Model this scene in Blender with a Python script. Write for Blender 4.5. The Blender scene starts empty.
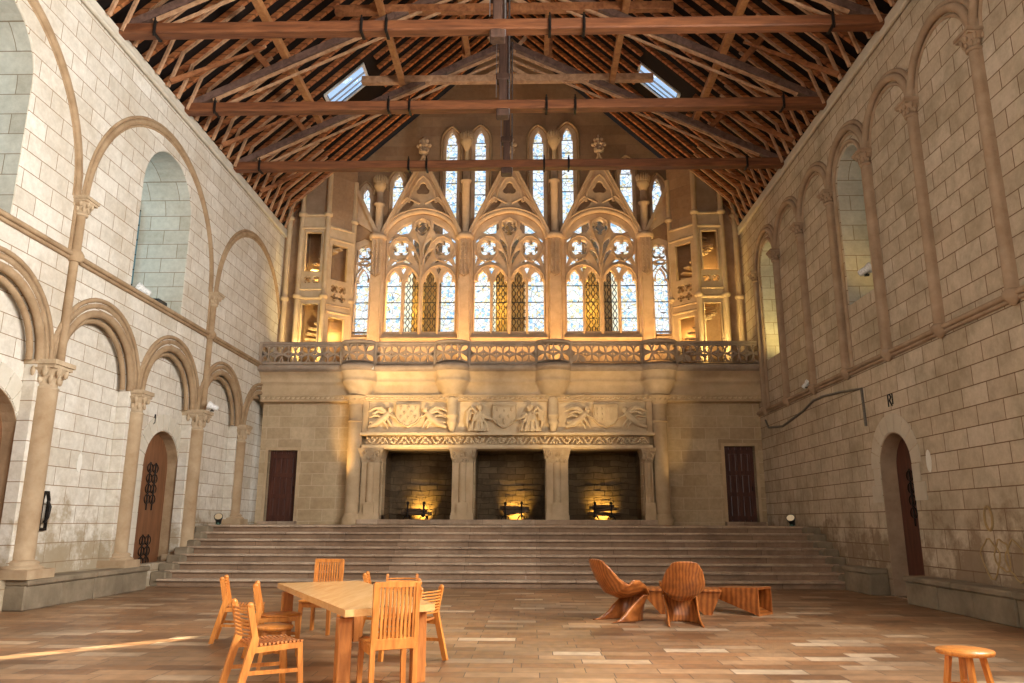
import bpy, math, random
from mathutils import Vector, Matrix
random.seed(7)
S = bpy.context.scene
COL = S.collection
PI = math.pi
S.view_settings.view_transform = 'Standard'
try: S.view_settings.look = 'None'
except Exception: pass
S.view_settings.exposure = -0.1
S.view_settings.gamma = 1
S.view_settings.use_curve_mapping = False
S.cycles.max_bounces = 6
S.cycles.diffuse_bounces = 4
S.cycles.transparent_max_bounces = 10
S.cycles.sample_clamp_indirect = 3.0
S.cycles.use_denoising = True

# ------------------------------------------------------------------ materials
def new_mat(name):
    m = bpy.data.materials.new(name); m.use_nodes = True
    nt = m.node_tree; nt.nodes.clear()
    return m, nt
class N:
    def __init__(s, nt): s.nt = nt
    def n(s, t, **kw):
        d = s.nt.nodes.new(t)
        for k, v in kw.items():
            if k.startswith('_'): setattr(d, k[1:], v)
            else: d.inputs[k].default_value = v
        return d
    def l(s, a, ao, b, bi): s.nt.links.new(a.outputs[ao], b.inputs[bi])
def ramp(h, pts):
    r = h.n('ShaderNodeValToRGB')
    while len(r.color_ramp.elements) < len(pts): r.color_ramp.elements.new(0.5)
    for e, (p, c) in zip(r.color_ramp.elements, pts):
        e.position = p; e.color = (*c, 1)
    return r
def mixc(h, fac, a, b, mode='MIX'):
    m = h.n('ShaderNodeMix', _data_type='RGBA', _blend_type=mode)
    def put(idx, v):
        if isinstance(v, tuple) and len(v) == 2: h.nt.links.new(v[0].outputs[v[1]], m.inputs[idx])
        elif isinstance(v, (int, float)): m.inputs[idx].default_value = v
        else: m.inputs[idx].default_value = (*v, 1)
    put(0, fac); put(6, a); put(7, b)
    return (m, 2)
def finish(h, colour, rough=0.8, bump=None, bs=0.3, bd=0.02, metallic=0.0, spec=0.3):
    b = h.n('ShaderNodeBsdfPrincipled', Roughness=rough, Metallic=metallic)
    b.inputs['Specular IOR Level'].default_value = spec
    if isinstance(colour, tuple) and len(colour) == 2: h.nt.links.new(colour[0].outputs[colour[1]], b.inputs['Base Color'])
    else: b.inputs['Base Color'].default_value = (*colour, 1)
    if bump:
        bn = h.n('ShaderNodeBump', Strength=bs, Distance=bd)
        h.nt.links.new(bump[0].outputs[bump[1]], bn.inputs['Height'])
        h.l(bn, 'Normal', b, 'Normal')
    o = h.n('ShaderNodeOutputMaterial'); h.l(b, 0, o, 0)
    return b
def coords(h, a, b, world=True):
    """a 2-D coordinate made from two world axes, e.g. 'Y','Z'"""
    g = h.n('ShaderNodeNewGeometry') if world else h.n('ShaderNodeTexCoord')
    sp = h.n('ShaderNodeSeparateXYZ'); h.l(g, 'Position' if world else 'Object', sp, 0)
    cb = h.n('ShaderNodeCombineXYZ'); h.l(sp, a, cb, 0); h.l(sp, b, cb, 1)
    return g, sp, cb
def ashlar(name, ax, bw, bh, pal, mortar, msize=0.011, stain=(0.3, 0.25, 0.18), stain_amt=0.35, off=0.5, bs=0.5, warp=0.0, shift=(0, 0), damp=None):
    m, nt = new_mat(name); h = N(nt)
    g, sp, cb = coords(h, ax[0], ax[1])
    ad = h.n('ShaderNodeVectorMath', _operation='ADD'); h.l(cb, 0, ad, 0); ad.inputs[1].default_value = (shift[0], shift[1], 0)
    src = (ad, 0)
    if warp:
        nz = h.n('ShaderNodeTexNoise', Scale=1.3, Detail=1.0); h.l(g, 'Position', nz, 'Vector')
        sc = h.n('ShaderNodeVectorMath', _operation='SCALE'); h.l(nz, 'Color', sc, 0); sc.inputs['Scale'].default_value = warp
        a2 = h.n('ShaderNodeVectorMath', _operation='ADD'); h.l(ad, 0, a2, 0); h.l(sc, 0, a2, 1); src = (a2, 0)
    br = h.n('ShaderNodeTexBrick', Scale=1.0)
    br.offset = off; br.inputs['Brick Width'].default_value = bw; br.inputs['Row Height'].default_value = bh
    br.inputs['Mortar Size'].default_value = msize; br.inputs['Mortar Smooth'].default_value = 0.3
    br.inputs['Color1'].default_value = (0, 0, 0, 1); br.inputs['Color2'].default_value = (1, 1, 1, 1); br.inputs['Mortar'].default_value = (.5, .5, .5, 1)
    nt.links.new(src[0].outputs[src[1]], br.inputs['Vector'])
    n = len(pal)
    rp = ramp(h, [(i / max(1, n - 1), c) for i, c in enumerate(pal)]); h.l(br, 'Color', rp, 0)
    n1 = h.n('ShaderNodeTexNoise', Scale=0.8, Detail=9.0, Roughness=0.7); h.l(g, 'Position', n1, 'Vector')
    r1 = ramp(h, [(0.44, (0, 0, 0)), (0.66, (1, 1, 1))]); h.l(n1, 'Fac', r1, 0)
    ml = h.n('ShaderNodeMath', _operation='MULTIPLY'); h.l(r1, 0, ml, 0); ml.inputs[1].default_value = stain_amt
    c1 = mixc(h, (ml, 0), (rp, 0), stain)
    n2 = h.n('ShaderNodeTexNoise', Scale=7.0, Detail=5.0, Roughness=0.7); h.l(g, 'Position', n2, 'Vector')
    r2 = ramp(h, [(0.3, (0.84, 0.83, 0.81)), (0.7, (1.08, 1.08, 1.08))]); h.l(n2, 'Fac', r2, 0)
    c2 = mixc(h, 1.0, c1, (r2, 0), 'MULTIPLY')
    if damp:
        zz = h.n('ShaderNodeMath', _operation='MULTIPLY_ADD'); h.l(sp, 1 + 1, zz, 0); zz.inputs[1].default_value = -0.16; zz.inputs[2].default_value = 0.36
        n4 = h.n('ShaderNodeTexNoise', Scale=1.5, Detail=7.0, Roughness=0.7); h.l(g, 'Position', n4, 'Vector')
        sm = h.n('ShaderNodeMath', _operation='ADD'); h.l(zz, 0, sm, 0); h.l(n4, 'Fac', sm, 1)
        r4 = ramp(h, [(0.60, (0, 0, 0)), (0.74, (.75, .75, .75))]); h.l(sm, 0, r4, 0)
        c2 = mixc(h, (r4, 0), c2, damp)
    c3 = mixc(h, (br, 'Fac'), c2, mortar)
    inv = h.n('ShaderNodeMath', _operation='MULTIPLY_ADD'); h.l(br, 'Fac', inv, 0); inv.inputs[1].default_value = -1.0
    h.l(n2, 'Fac', inv, 2)
    finish(h, c3, 0.88, (inv, 0), bs, 0.012)
    return m
def stone(name, c1, c2, scale=2.5, stain=(0.25, 0.2, 0.15), samt=0.3, bs=0.5, rough=0.88):
    m, nt = new_mat(name); h = N(nt)
    g = h.n('ShaderNodeNewGeometry')
    n1 = h.n('ShaderNodeTexNoise', Scale=scale, Detail=6.0, Roughness=0.65); h.l(g, 'Position', n1, 'Vector')
    r1 = ramp(h, [(0.3, c1), (0.7, c2)]); h.l(n1, 'Fac', r1, 0)
    n2 = h.n('ShaderNodeTexNoise', Scale=scale * 0.4, Detail=5.0); h.l(g, 'Position', n2, 'Vector')
    r2 = ramp(h, [(0.5, (0, 0, 0)), (0.75, (samt, samt, samt))]); h.l(n2, 'Fac', r2, 0)
    c = mixc(h, (r2, 0), (r1, 0), stain)
    n3 = h.n('ShaderNodeTexNoise', Scale=scale * 8, Detail=4.0); h.l(g, 'Position', n3, 'Vector')
    finish(h, c, rough, (n3, 'Fac'), bs, 0.012)
    return m
def wood(name, c1, c2, axis=1, scale=14, rough=0.45, dist=3.0, spec=0.4, stretch=0.12, world=False):
    """grain along one object axis"""
    m, nt = new_mat(name); h = N(nt)
    tc = h.n('ShaderNodeNewGeometry') if world else h.n('ShaderNodeTexCoord')
    mp = h.n('ShaderNodeMapping'); h.l(tc, 'Position' if world else 'Object', mp, 0)
    sc = [1, 1, 1]; sc[axis] = stretch; mp.inputs['Scale'].default_value = sc
    n1 = h.n('ShaderNodeTexNoise', Scale=scale, Detail=6.0, Roughness=0.6, Distortion=dist * 0.2); h.l(mp, 0, n1, 'Vector')
    r1 = ramp(h, [(0.32, c1), (0.68, c2)]); h.l(n1, 'Fac', r1, 0)
    finish(h, (r1, 0), rough, (n1, 'Fac'), 0.25, 0.004, spec=spec)
    return m
def plain(name, c, rough=0.6, metallic=0.0, spec=0.3, bscale=30):
    m, nt = new_mat(name); h = N(nt)
    g = h.n('ShaderNodeNewGeometry')
    n1 = h.n('ShaderNodeTexNoise', Scale=bscale, Detail=3.0); h.l(g, 'Position', n1, 'Vector')
    r1 = ramp(h, [(0.3, tuple(x * 0.75 for x in c)), (0.7, tuple(min(1, x * 1.2) for x in c))]); h.l(n1, 'Fac', r1, 0)
    finish(h, (r1, 0), rough, (n1, 'Fac'), 0.2, 0.004, metallic, spec)
    return m

M = {}
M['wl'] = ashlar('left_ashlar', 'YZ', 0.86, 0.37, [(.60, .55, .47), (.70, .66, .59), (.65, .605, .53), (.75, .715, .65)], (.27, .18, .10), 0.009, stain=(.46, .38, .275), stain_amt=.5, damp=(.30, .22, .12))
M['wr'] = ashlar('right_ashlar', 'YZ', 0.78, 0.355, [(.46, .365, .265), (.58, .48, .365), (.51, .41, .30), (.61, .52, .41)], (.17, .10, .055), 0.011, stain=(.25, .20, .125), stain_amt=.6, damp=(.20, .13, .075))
M['reveal'] = ashlar('reveal_ashlar', 'XZ', 0.8, 0.40, [(.50, .45, .36), (.60, .56, .47), (.55, .50, .41)], (.25, .18, .11), 0.009, stain=(.4, .34, .25), stain_amt=.4)
M['chim'] = ashlar('chimney_ashlar', 'XZ', 0.83, 0.39, [(.44, .325, .20), (.60, .47, .31), (.50, .38, .235), (.66, .53, .355)], (.62, .50, .34), 0.010, stain=(.34, .235, .13), stain_amt=.5, warp=0.05)
M['gable'] = ashlar('gable_ashlar', 'XZ', 0.9, 0.42, [(.31, .19, .11), (.42, .275, .165), (.36, .23, .135)], (.32, .22, .14), 0.009, stain=(.28, .185, .12), stain_amt=.55)
M['pier'] = stone('warm_dressed_stone', (.48, .35, .21), (.64, .49, .32), 2.0, (.32, .22, .13), .4)
M['mould'] = stone('brown_moulding_stone', (.27, .175, .095), (.43, .305, .185), 2.6, (.26, .17, .10), .5)
M['mould_r'] = stone('ruddy_moulding_stone', (.30, .20, .125), (.44, .32, .22), 2.4, (.21, .14, .09), .55)
M['col'] = stone('column_stone', (.31, .205, .115), (.49, .37, .24), 1.6, (.22, .14, .08), .5)
M['cap'] = stone('carved_stone', (.38, .275, .17), (.56, .44, .30), 4.0, (.28, .2, .13), .35, 0.8)
M['relief'] = stone('relief_stone', (.64, .49, .31), (.78, .64, .44), 3.5, (.42, .29, .17), .3, 0.5)
M['trac'] = stone('tracery_stone', (.50, .36, .24), (.66, .50, .35), 3.0, (.32, .22, .14), .3)
M['balc'] = stone('balustrade_stone', (.29, .22, .165), (.42, .335, .26), 3.0, (.22, .17, .13), .4)
M['bench'] = stone('bench_stone', (.17, .13, .085), (.30, .24, .165), 1.8, (.07, .05, .03), .75)
M['patch'] = stone('pale_patch_plaster', (.70, .67, .60), (.80, .77, .70), 6.0)
M['ring'] = stone('ring_stain', (.30, .20, .09), (.45, .31, .15), 8.0)
M['flue'] = stone('dark_flue_stone', (.10, .06, .032), (.20, .125, .065), 3.0, (.06, .035, .02), .5)
M['step'] = ashlar('lit_step_stone', 'XZ', 1.7, 3.0, [(.42, .30, .21), (.54, .41, .30), (.47, .35, .25), (.60, .47, .36)], (.13, .09, .06), 0.004, stain=(.15, .095, .065), stain_amt=.65)  # kept paler than the risers: light on the treads is put into the colour
M['riser'] = ashlar('shaded_riser_stone', 'XZ', 1.9, 3.0, [(.24, .15, .095), (.34, .225, .15), (.28, .18, .115)], (.10, .065, .04), 0.006, stain=(.14, .09, .06), stain_amt=.6)  # same steps in darker brown: shade on the risers is put into the colour
M['voussoir'] = stone('voussoir_stone', (.54, .49, .40), (.66, .61, .52), 2.0, (.42, .35, .26), .4)
M['vous_r'] = stone('voussoir_stone_right', (.50, .43, .33), (.60, .53, .43), 2.0, (.35, .28, .2), .4)
# floor pavers : long tiles, many tints
def floor_mat():
    m, nt = new_mat('paver_floor'); h = N(nt)
    g, sp, cb = coords(h, 'X', 'Y')
    br = h.n('ShaderNodeTexBrick', Scale=1.0); br.offset = 0.37; br.offset_frequency = 2
    br.squash = 0.75; br.squash_frequency = 3
    br.inputs['Brick Width'].default_value = 0.78; br.inputs['Row Height'].default_value = 0.27
    br.inputs['Mortar Size'].default_value = 0.006; br.inputs['Mortar Smooth'].default_value = 0.2
    br.inputs['Color1'].default_value = (0, 0, 0, 1); br.inputs['Color2'].default_value = (1, 1, 1, 1); br.inputs['Mortar'].default_value = (.5, .5, .5, 1)
    h.l(cb, 0, br, 'Vector')
    rp = ramp(h, [(0, (.19, .092, .042)), (.2, (.36, .18, .082)), (.4, (.27, .145, .07)), (.6, (.44, .26, .14)), (.8, (.32, .18, .09)), (1, (.62, .46, .31))])
    h.l(br, 'Color', rp, 0)
    n1 = h.n('ShaderNodeTexNoise', Scale=0.45, Detail=5.0); h.l(g, 'Position', n1, 'Vector')
    r1 = ramp(h, [(0.35, (.62, .60, .58)), (0.65, (1.08, 1.05, 1.0))]); h.l(n1, 'Fac', r1, 0)
    c1 = mixc(h, 1.0, (rp, 0), (r1, 0), 'MULTIPLY')
    n2 = h.n('ShaderNodeTexNoise', Scale=6.0, Detail=6.0); h.l(g, 'Position', n2, 'Vector')
    r2 = ramp(h, [(0.3, (.78, .78, .78)), (0.7, (1.12, 1.12, 1.12))]); h.l(n2, 'Fac', r2, 0)
    c2 = mixc(h, 1.0, c1, (r2, 0), 'MULTIPLY')
    c3 = mixc(h, (br, 'Fac'), c2, (.06, .04, .03))
    b = finish(h, c3, 0.42, (n2, 'Fac'), 0.12, 0.01, spec=0.5)
    return m
M['floor'] = floor_mat()
M['beam'] = wood('tie_beam_oak', (.10, .033, .013), (.25, .09, .034), 0, 9, .6)
M['oak'] = wood('roof_oak', (.20, .070, .026), (.42, .17, .065), 1, 6, .65, world=True, stretch=1.0)
M['purlin'] = wood('orange_purlin_oak', (.34, .14, .05), (.54, .26, .10), 1, 6, .6, world=True, stretch=1.0)
M['oak_light'] = wood('pale_roof_oak', (.36, .19, .10), (.60, .37, .22), 1, 6, .65, world=True, stretch=1.0)
M['prin'] = wood('weathered_principal_oak', (.09, .05, .038), (.20, .12, .095), 1, 6, .6, world=True, stretch=1.0)
M['king'] = wood('dark_post_oak', (.055, .028, .02), (.12, .065, .045), 2, 9, .6)
def rafter_mat():
    m, nt = new_mat('notched_rafter_oak'); h = N(nt)
    g = h.n('ShaderNodeNewGeometry'); sp = h.n('ShaderNodeSeparateXYZ'); h.l(g, 'Position', sp, 0)
    n1 = h.n('ShaderNodeTexNoise', Scale=5.0, Detail=5.0); h.l(g, 'Position', n1, 'Vector')
    r1 = ramp(h, [(0.3, (.27, .085, .03)), (0.7, (.54, .21, .075))]); h.l(n1, 'Fac', r1, 0)
    w = h.n('ShaderNodeMath', _operation='MULTIPLY'); h.l(sp, 'Z', w, 0); w.inputs[1].default_value = 6.2
    fr = h.n('ShaderNodeMath', _operation='FRACT'); h.l(w, 0, fr, 0)
    gt = h.n('ShaderNodeMath', _operation='GREATER_THAN'); h.l(fr, 0, gt, 0); gt.inputs[1].default_value = 0.78
    ml = h.n('ShaderNodeMath', _operation='MULTIPLY'); h.l(gt, 0, ml, 0); ml.inputs[1].default_value = 0.6
    c = mixc(h, (ml, 0), (r1, 0), (.07, .028, .014))
    finish(h, c, 0.7, (n1, 'Fac'), .3, .01)
    return m
M['rafter'] = rafter_mat()
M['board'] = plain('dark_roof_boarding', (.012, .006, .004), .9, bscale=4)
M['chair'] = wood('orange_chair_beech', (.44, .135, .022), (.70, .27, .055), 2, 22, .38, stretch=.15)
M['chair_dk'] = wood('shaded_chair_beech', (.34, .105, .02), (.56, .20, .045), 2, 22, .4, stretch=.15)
M['table'] = wood('honey_table_beech', (.60, .30, .10), (.74, .42, .17), 1, 14, .24, stretch=.1, spec=.6)
M['seatpale'] = wood('pale_seat_ply', (.62, .50, .38), (.78, .66, .52), 1, 20, .3, stretch=.2, spec=.6)
def lam_mat(name='laminated_lounge_wood', freq=42.0, axis='Y', a=(.27, .075, .016), b=(.47, .155, .035)):
    m, nt = new_mat(name); h = N(nt)
    tc = h.n('ShaderNodeTexCoord'); sp = h.n('ShaderNodeSeparateXYZ'); h.l(tc, 'Object', sp, 0)
    n1 = h.n('ShaderNodeTexNoise', Scale=3.0, Detail=3.0); h.l(tc, 'Object', n1, 'Vector')
    ad = h.n('ShaderNodeMath', _operation='MULTIPLY_ADD'); h.l(n1, 'Fac', ad, 0); ad.inputs[1].default_value = 0.12; h.l(sp, axis, ad, 2)
    mu = h.n('ShaderNodeMath', _operation='MULTIPLY'); h.l(ad, 0, mu, 0); mu.inputs[1].default_value = freq
    si = h.n('ShaderNodeMath', _operation='SINE'); mu2 = h.n('ShaderNodeMath', _operation='MULTIPLY'); h.l(mu, 0, mu2, 0); mu2.inputs[1].default_value = 3.0
    h.l(mu2, 0, si, 0)
    r = ramp(h, [(0.0, a), (0.5, tuple((p + q) / 2 for p, q in zip(a, b))), (1.0, b)])
    mr = h.n('ShaderNodeMapRange'); h.l(si, 0, mr, 0); mr.inputs[1].default_value = -1; mr.inputs[2].default_value = 1
    h.l(mr, 0, r, 0)
    n2 = h.n('ShaderNodeTexNoise', Scale=9.0, Detail=5.0); h.l(tc, 'Object', n2, 'Vector')
    r2 = ramp(h, [(0.3, (.7, .7, .7)), (0.7, (1.15, 1.15, 1.15))]); h.l(n2, 'Fac', r2, 0)
    c = mixc(h, 1.0, (r, 0), (r2, 0), 'MULTIPLY')
    finish(h, c, .33, (si, 0), .15, .003, spec=.5)
    return m
M['lam'] = lam_mat()
M['lamx'] = lam_mat('laminated_stool_wood', 22.0, 'X')
M['door'] = wood('dark_red_door_wood', (.055, .016, .010), (.115, .038, .022), 2, 12, .5)
M['door2'] = wood('brown_door_wood', (.13, .052, .022), (.23, .10, .045), 2, 12, .5)
M['iron'] = plain('wrought_iron', (.022, .018, .016), .5, .6)
M['steel'] = plain('bare_strap_steel', (.42, .42, .44), .35, .8)
M['lamp'] = plain('black_lamp_housing', (.02, .022, .022), .5)
M['lampw'] = plain('white_lamp_housing', (.75, .75, .74), .5)
M['lampg'] = plain('green_lamp_bracket', (.10, .20, .15), .5)
M['cable'] = plain('grey_cable', (.16, .14, .12), .6)
M['soot'] = ashlar('sooty_hearth_stone', 'XZ', 0.62, 0.21, [(.12, .08, .045), (.22, .155, .09), (.16, .11, .06)], (.08, .055, .03), 0.01, stain=(.06, .04, .025), stain_amt=.8, warp=.25, bs=.9)
M['hearth_floor'] = stone('hearth_floor', (.16, .12, .08), (.26, .2, .13), 4)
M['log'] = wood('burnt_log_bark', (.05, .03, .018), (.16, .10, .06), 0, 16, .9)
def glass_mat(name, tints, lead=None, lattice=False):
    m, nt = new_mat(name); h = N(nt)
    g, sp, cb = coords(h, 'X', 'Z')
    vo = h.n('ShaderNodeTexVoronoi', Scale=9.0); h.l(cb, 0, vo, 'Vector')
    sv = h.n('ShaderNodeSeparateColor'); h.l(vo, 'Color', sv, 0)
    r = ramp(h, [(i / (len(tints) - 1), t) for i, t in enumerate(tints)]); r.color_ramp.interpolation = 'CONSTANT'
    h.l(sv, 0, r, 0)
    tr = h.n('ShaderNodeBsdfTransparent'); h.l(r, 0, tr, 0)
    tl = h.n('ShaderNodeBsdfTranslucent'); h.l(r, 0, tl, 0)
    mx = h.n('ShaderNodeMixShader'); mx.inputs[0].default_value = 0.012; h.l(tr, 0, mx, 1); h.l(tl, 0, mx, 2)
    df = h.n('ShaderNodeBsdfDiffuse'); df.inputs[0].default_value = (.05, .04, .035, 1)
    if lattice:
        # interlaced ovals: two sine wires crossing
        def wire(sign):
            z = h.n('ShaderNodeMath', _operation='MULTIPLY'); h.l(sp, 'Z', z, 0); z.inputs[1].default_value = 2 * PI / 0.56
            s = h.n('ShaderNodeMath', _operation='SINE'); h.l(z, 0, s, 0)
            a = h.n('ShaderNodeMath', _operation='MULTIPLY_ADD'); h.l(s, 0, a, 0); a.inputs[1].default_value = 0.07 * sign; h.l(sp, 'X', a, 2)
            d = h.n('ShaderNodeMath', _operation='DIVIDE'); h.l(a, 0, d, 0); d.inputs[1].default_value = 0.20
            f = h.n('ShaderNodeMath', _operation='FRACT'); h.l(d, 0, f, 0)
            c = h.n('ShaderNodeMath', _operation='COMPARE'); h.l(f, 0, c, 0); c.inputs[1].default_value = .5; c.inputs[2].default_value = .085
            return c
        w1, w2 = wire(1), wire(-1)
        mxm = h.n('ShaderNodeMath', _operation='MAXIMUM'); h.l(w1, 0, mxm, 0); h.l(w2, 0, mxm, 1)
        fac = (mxm, 0)
    else:
        ve = h.n('ShaderNodeTexVoronoi', Scale=4.2, _feature='DISTANCE_TO_EDGE'); h.l(cb, 0, ve, 'Vector')
        lt = h.n('ShaderNodeMath', _operation='LESS_THAN'); h.l(ve, 0, lt, 0); lt.inputs[1].default_value = 0.012
        fac = (lt, 0)
    m2 = h.n('ShaderNodeMixShader'); h.nt.links.new(fac[0].outputs[fac[1]], m2.inputs[0]); h.l(mx, 0, m2, 1); h.l(df, 0, m2, 2)
    o = h.n('ShaderNodeOutputMaterial'); h.l(m2, 0, o, 0)
    return m
M['glass'] = glass_mat('pale_leaded_glass', [(1, .98, .92), (.93, .97, 1), (1, 1, 1), (1, .93, .74), (1, 1, 1), (.72, .88, 1), (1, 1, 1), (.97, 1, .95), (1, 1, 1), (1, .98, .95)])
M['glass_lat'] = glass_mat('lattice_leaded_glass', [(1, .95, .8), (1, 1, .9), (.95, .9, .75)], lattice=True)
def clear_mat():
    m, nt = new_mat('clear_roof_glass'); h = N(nt)
    tr = h.n('ShaderNodeBsdfTransparent'); tr.inputs[0].default_value = (.80, .90, 1, 1)
    gl = h.n('ShaderNodeBsdfGlossy'); gl.inputs['Roughness'].default_value = .05
    mx = h.n('ShaderNodeMixShader'); mx.inputs[0].default_value = .08; h.l(tr, 0, mx, 1); h.l(gl, 0, mx, 2)
    o = h.n('ShaderNodeOutputMaterial'); h.l(mx, 0, o, 0); return m
M['clear'] = clear_mat()

# ------------------------------------------------------------------ mesh builder
class MB:
    def __init__(s): s.v = []; s.f = []; s.sm = []
    def add(s, vs, fs, smooth=False, mat=None):
        b = len(s.v)
        for p in vs:
            p = Vector(p)
            if mat is not None: p = mat @ p
            s.v.append(tuple(p))
        for f in fs: s.f.append([b + i for i in f]); s.sm.append(smooth)
        return s
    def mesh(s, me, mat=None, smooth=False):
        return s.add([v.co for v in me.vertices], [list(p.vertices) for p in me.polygons], smooth, mat)
    def box(s, x0, x1, y0, y1, z0, z1, mat=None, bev=0.0):
        if bev > 0:
            b = min(bev, (x1 - x0) / 2.1, (y1 - y0) / 2.1, (z1 - z0) / 2.1)
            vs = []; 
            import bmesh
            bm = bmesh.new(); bmesh.ops.create_cube(bm, size=1)
            for v in bm.verts: v.co = Vector(((x0 + x1) / 2 + v.co.x * (x1 - x0), (y0 + y1) / 2 + v.co.y * (y1 - y0), (z0 + z1) / 2 + v.co.z * (z1 - z0)))
            bmesh.ops.bevel(bm, geom=bm.edges[:], offset=b, segments=1, affect='EDGES')
            vs = [v.co.copy() for v in bm.verts]; bm.verts.index_update()
            fs = [[v.index for v in f.verts] for f in bm.faces]; bm.free()
            return s.add(vs, fs, False, mat)
        return s.add([(x0, y0, z0), (x1, y0, z0), (x1, y1, z0), (x0, y1, z0), (x0, y0, z1), (x1, y0, z1), (x1, y1, z1), (x0, y1, z1)],
                     [(0, 3, 2, 1), (4, 5, 6, 7), (0, 1, 5, 4), (1, 2, 6, 5), (2, 3, 7, 6), (3, 0, 4, 7)], False, mat)
    def bar(s, a, b, w, h, up=(0, 0, 1), w2=None, h2=None):
        """rectangular timber from a to b; w across, h along 'up'"""
        a = Vector(a); b = Vector(b); d = (b - a).normalized(); up = Vector(up)
        sx = d.cross(up)
        if sx.length < 1e-4: sx = d.cross(Vector((0, 1, 0)))
        sx.normalize(); uz = sx.cross(d)
        w2 = w if w2 is None else w2; h2 = h if h2 is None else h2
        vs = []
        for p, ww, hh in ((a, w, h), (b, w2, h2)):
            for i, j in ((-1, -1), (1, -1), (1, 1), (-1, 1)): vs.append(p + sx * (i * ww / 2) + uz * (j * hh / 2))
        return s.add(vs, [(0, 1, 2, 3), (7, 6, 5, 4), (0, 4, 5, 1), (1, 5, 6, 2), (2, 6, 7, 3), (3, 7, 4, 0)])
    def tube(s, pts, r, n=8, cap=True, smooth=True, closed=False):
        pts = [Vector(p) for p in pts]; m = len(pts)
        rs = r if isinstance(r, (list, tuple)) else [r] * m
        rings = []; ref = None
        for i, p in enumerate(pts):
            if closed: t = pts[(i + 1) % m] - pts[i - 1]
            else: t = pts[min(i + 1, m - 1)] - pts[max(i - 1, 0)]
            t.normalize()
            if ref is None:
                ref = t.orthogonal().normalized()
            ref = (ref - t * ref.dot(t))
            if ref.length < 1e-5: ref = t.orthogonal()
            ref.normalize(); bi = t.cross(ref)
            rings.append([p + (ref * math.cos(2 * PI * k / n) + bi * math.sin(2 * PI * k / n)) * rs[i] for k in range(n)])
        vs = [q for rg in rings for q in rg]; fs = []
        for i in range(m if closed else m - 1):
            j = (i + 1) % m
            for k in range(n): fs.append((i * n + k, i * n + (k + 1) % n, j * n + (k + 1) % n, j * n + k))
        s.add(vs, fs, smooth)
        if cap and not closed:
            s.add(rings[0], [tuple(range(n - 1, -1, -1))]); s.add(rings[-1], [tuple(range(n))])
        return s
    def lathe(s, prof, x=0, y=0, n=16, smooth=True, mat=None, ph=0.0, rmod=None):
        vs = []; m = len(prof)
        for r, z in prof:
            for k in range(n):
                a = 2 * PI * k / n + ph; rr = r * (rmod(k, z) if rmod else 1)
                vs.append((x + rr * math.cos(a), y + rr * math.sin(a), z))
        fs = [(i * n + k, i * n + (k + 1) % n, (i + 1) * n + (k + 1) % n, (i + 1) * n + k) for i in range(m - 1) for k in range(n)]
        s.add(vs, fs, smooth, mat)
        s.add(vs[:n], [tuple(range(n - 1, -1, -1))], False, mat); s.add(vs[-n:], [tuple(range(n))], False, mat)
        return s
    def ball(s, c, r, sx=1, sy=1, sz=1, n=10, mat=None):
        vs = []; m = n // 2 + 1
        for i in range(m + 1):
            t = PI * i / m
            for k in range(n): vs.append((c[0] + r * sx * math.sin(t) * math.cos(2 * PI * k / n), c[1] + r * sy * math.sin(t) * math.sin(2 * PI * k / n), c[2] + r * sz * math.cos(t)))
        fs = [(i * n + k, (i + 1) * n + k, (i + 1) * n + (k + 1) % n, i * n + (k + 1) % n) for i in range(m) for k in range(n)]
        return s.add(vs, fs, True, mat)
    def build(s, name, mat, parent=None, origin=None, keep=False):
        me = bpy.data.meshes.new(name)
        o = Vector(origin) if origin is not None else Vector((0, 0, 0))
        me.from_pydata([tuple(Vector(p) - o) for p in s.v], [], s.f); me.update()
        me.polygons.foreach_set('use_smooth', s.sm)
        me.materials.append(mat)
        ob = bpy.data.objects.new(name, me); COL.objects.link(ob)
        if parent is not None:
            ob.parent = parent
            if keep: ob.location = o
            else:
                ob.location = o - Vector(parent_world(parent))
        else: ob.location = o
        return ob
def parent_world(p):
    l = Vector(p.location)
    while p.parent is not None:
        p = p.parent; l = l + Vector(p.location)
    return l
def applied(ob):
    """mesh of ob with its modifiers applied, modifiers removed"""
    dg = bpy.context.evaluated_depsgraph_get(); dg.update()
    me = bpy.data.meshes.new_from_object(ob.evaluated_get(dg)); ob.modifiers.clear(); ob.data = me
    return ob
def tag(o, label=None, cat=None, group=None, kind=None):
    if label: o['label'] = label
    if cat: o['category'] = cat
    if group: o['group'] = group
    if kind: o['kind'] = kind
    return o
def empty(name, loc, rz=0.0, label=None, cat=None, group=None, kind=None):
    o = bpy.data.objects.new(name, None); COL.objects.link(o); o.location = loc; o.rotation_euler = (0, 0, rz); o.empty_display_size = .2
    return tag(o, label, cat, group, kind)
def copy_tree(o, parent=None):
    c = o.copy(); COL.objects.link(c); c.parent = parent
    for ch in list(o.children): copy_tree(ch, c)
    return c
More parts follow.
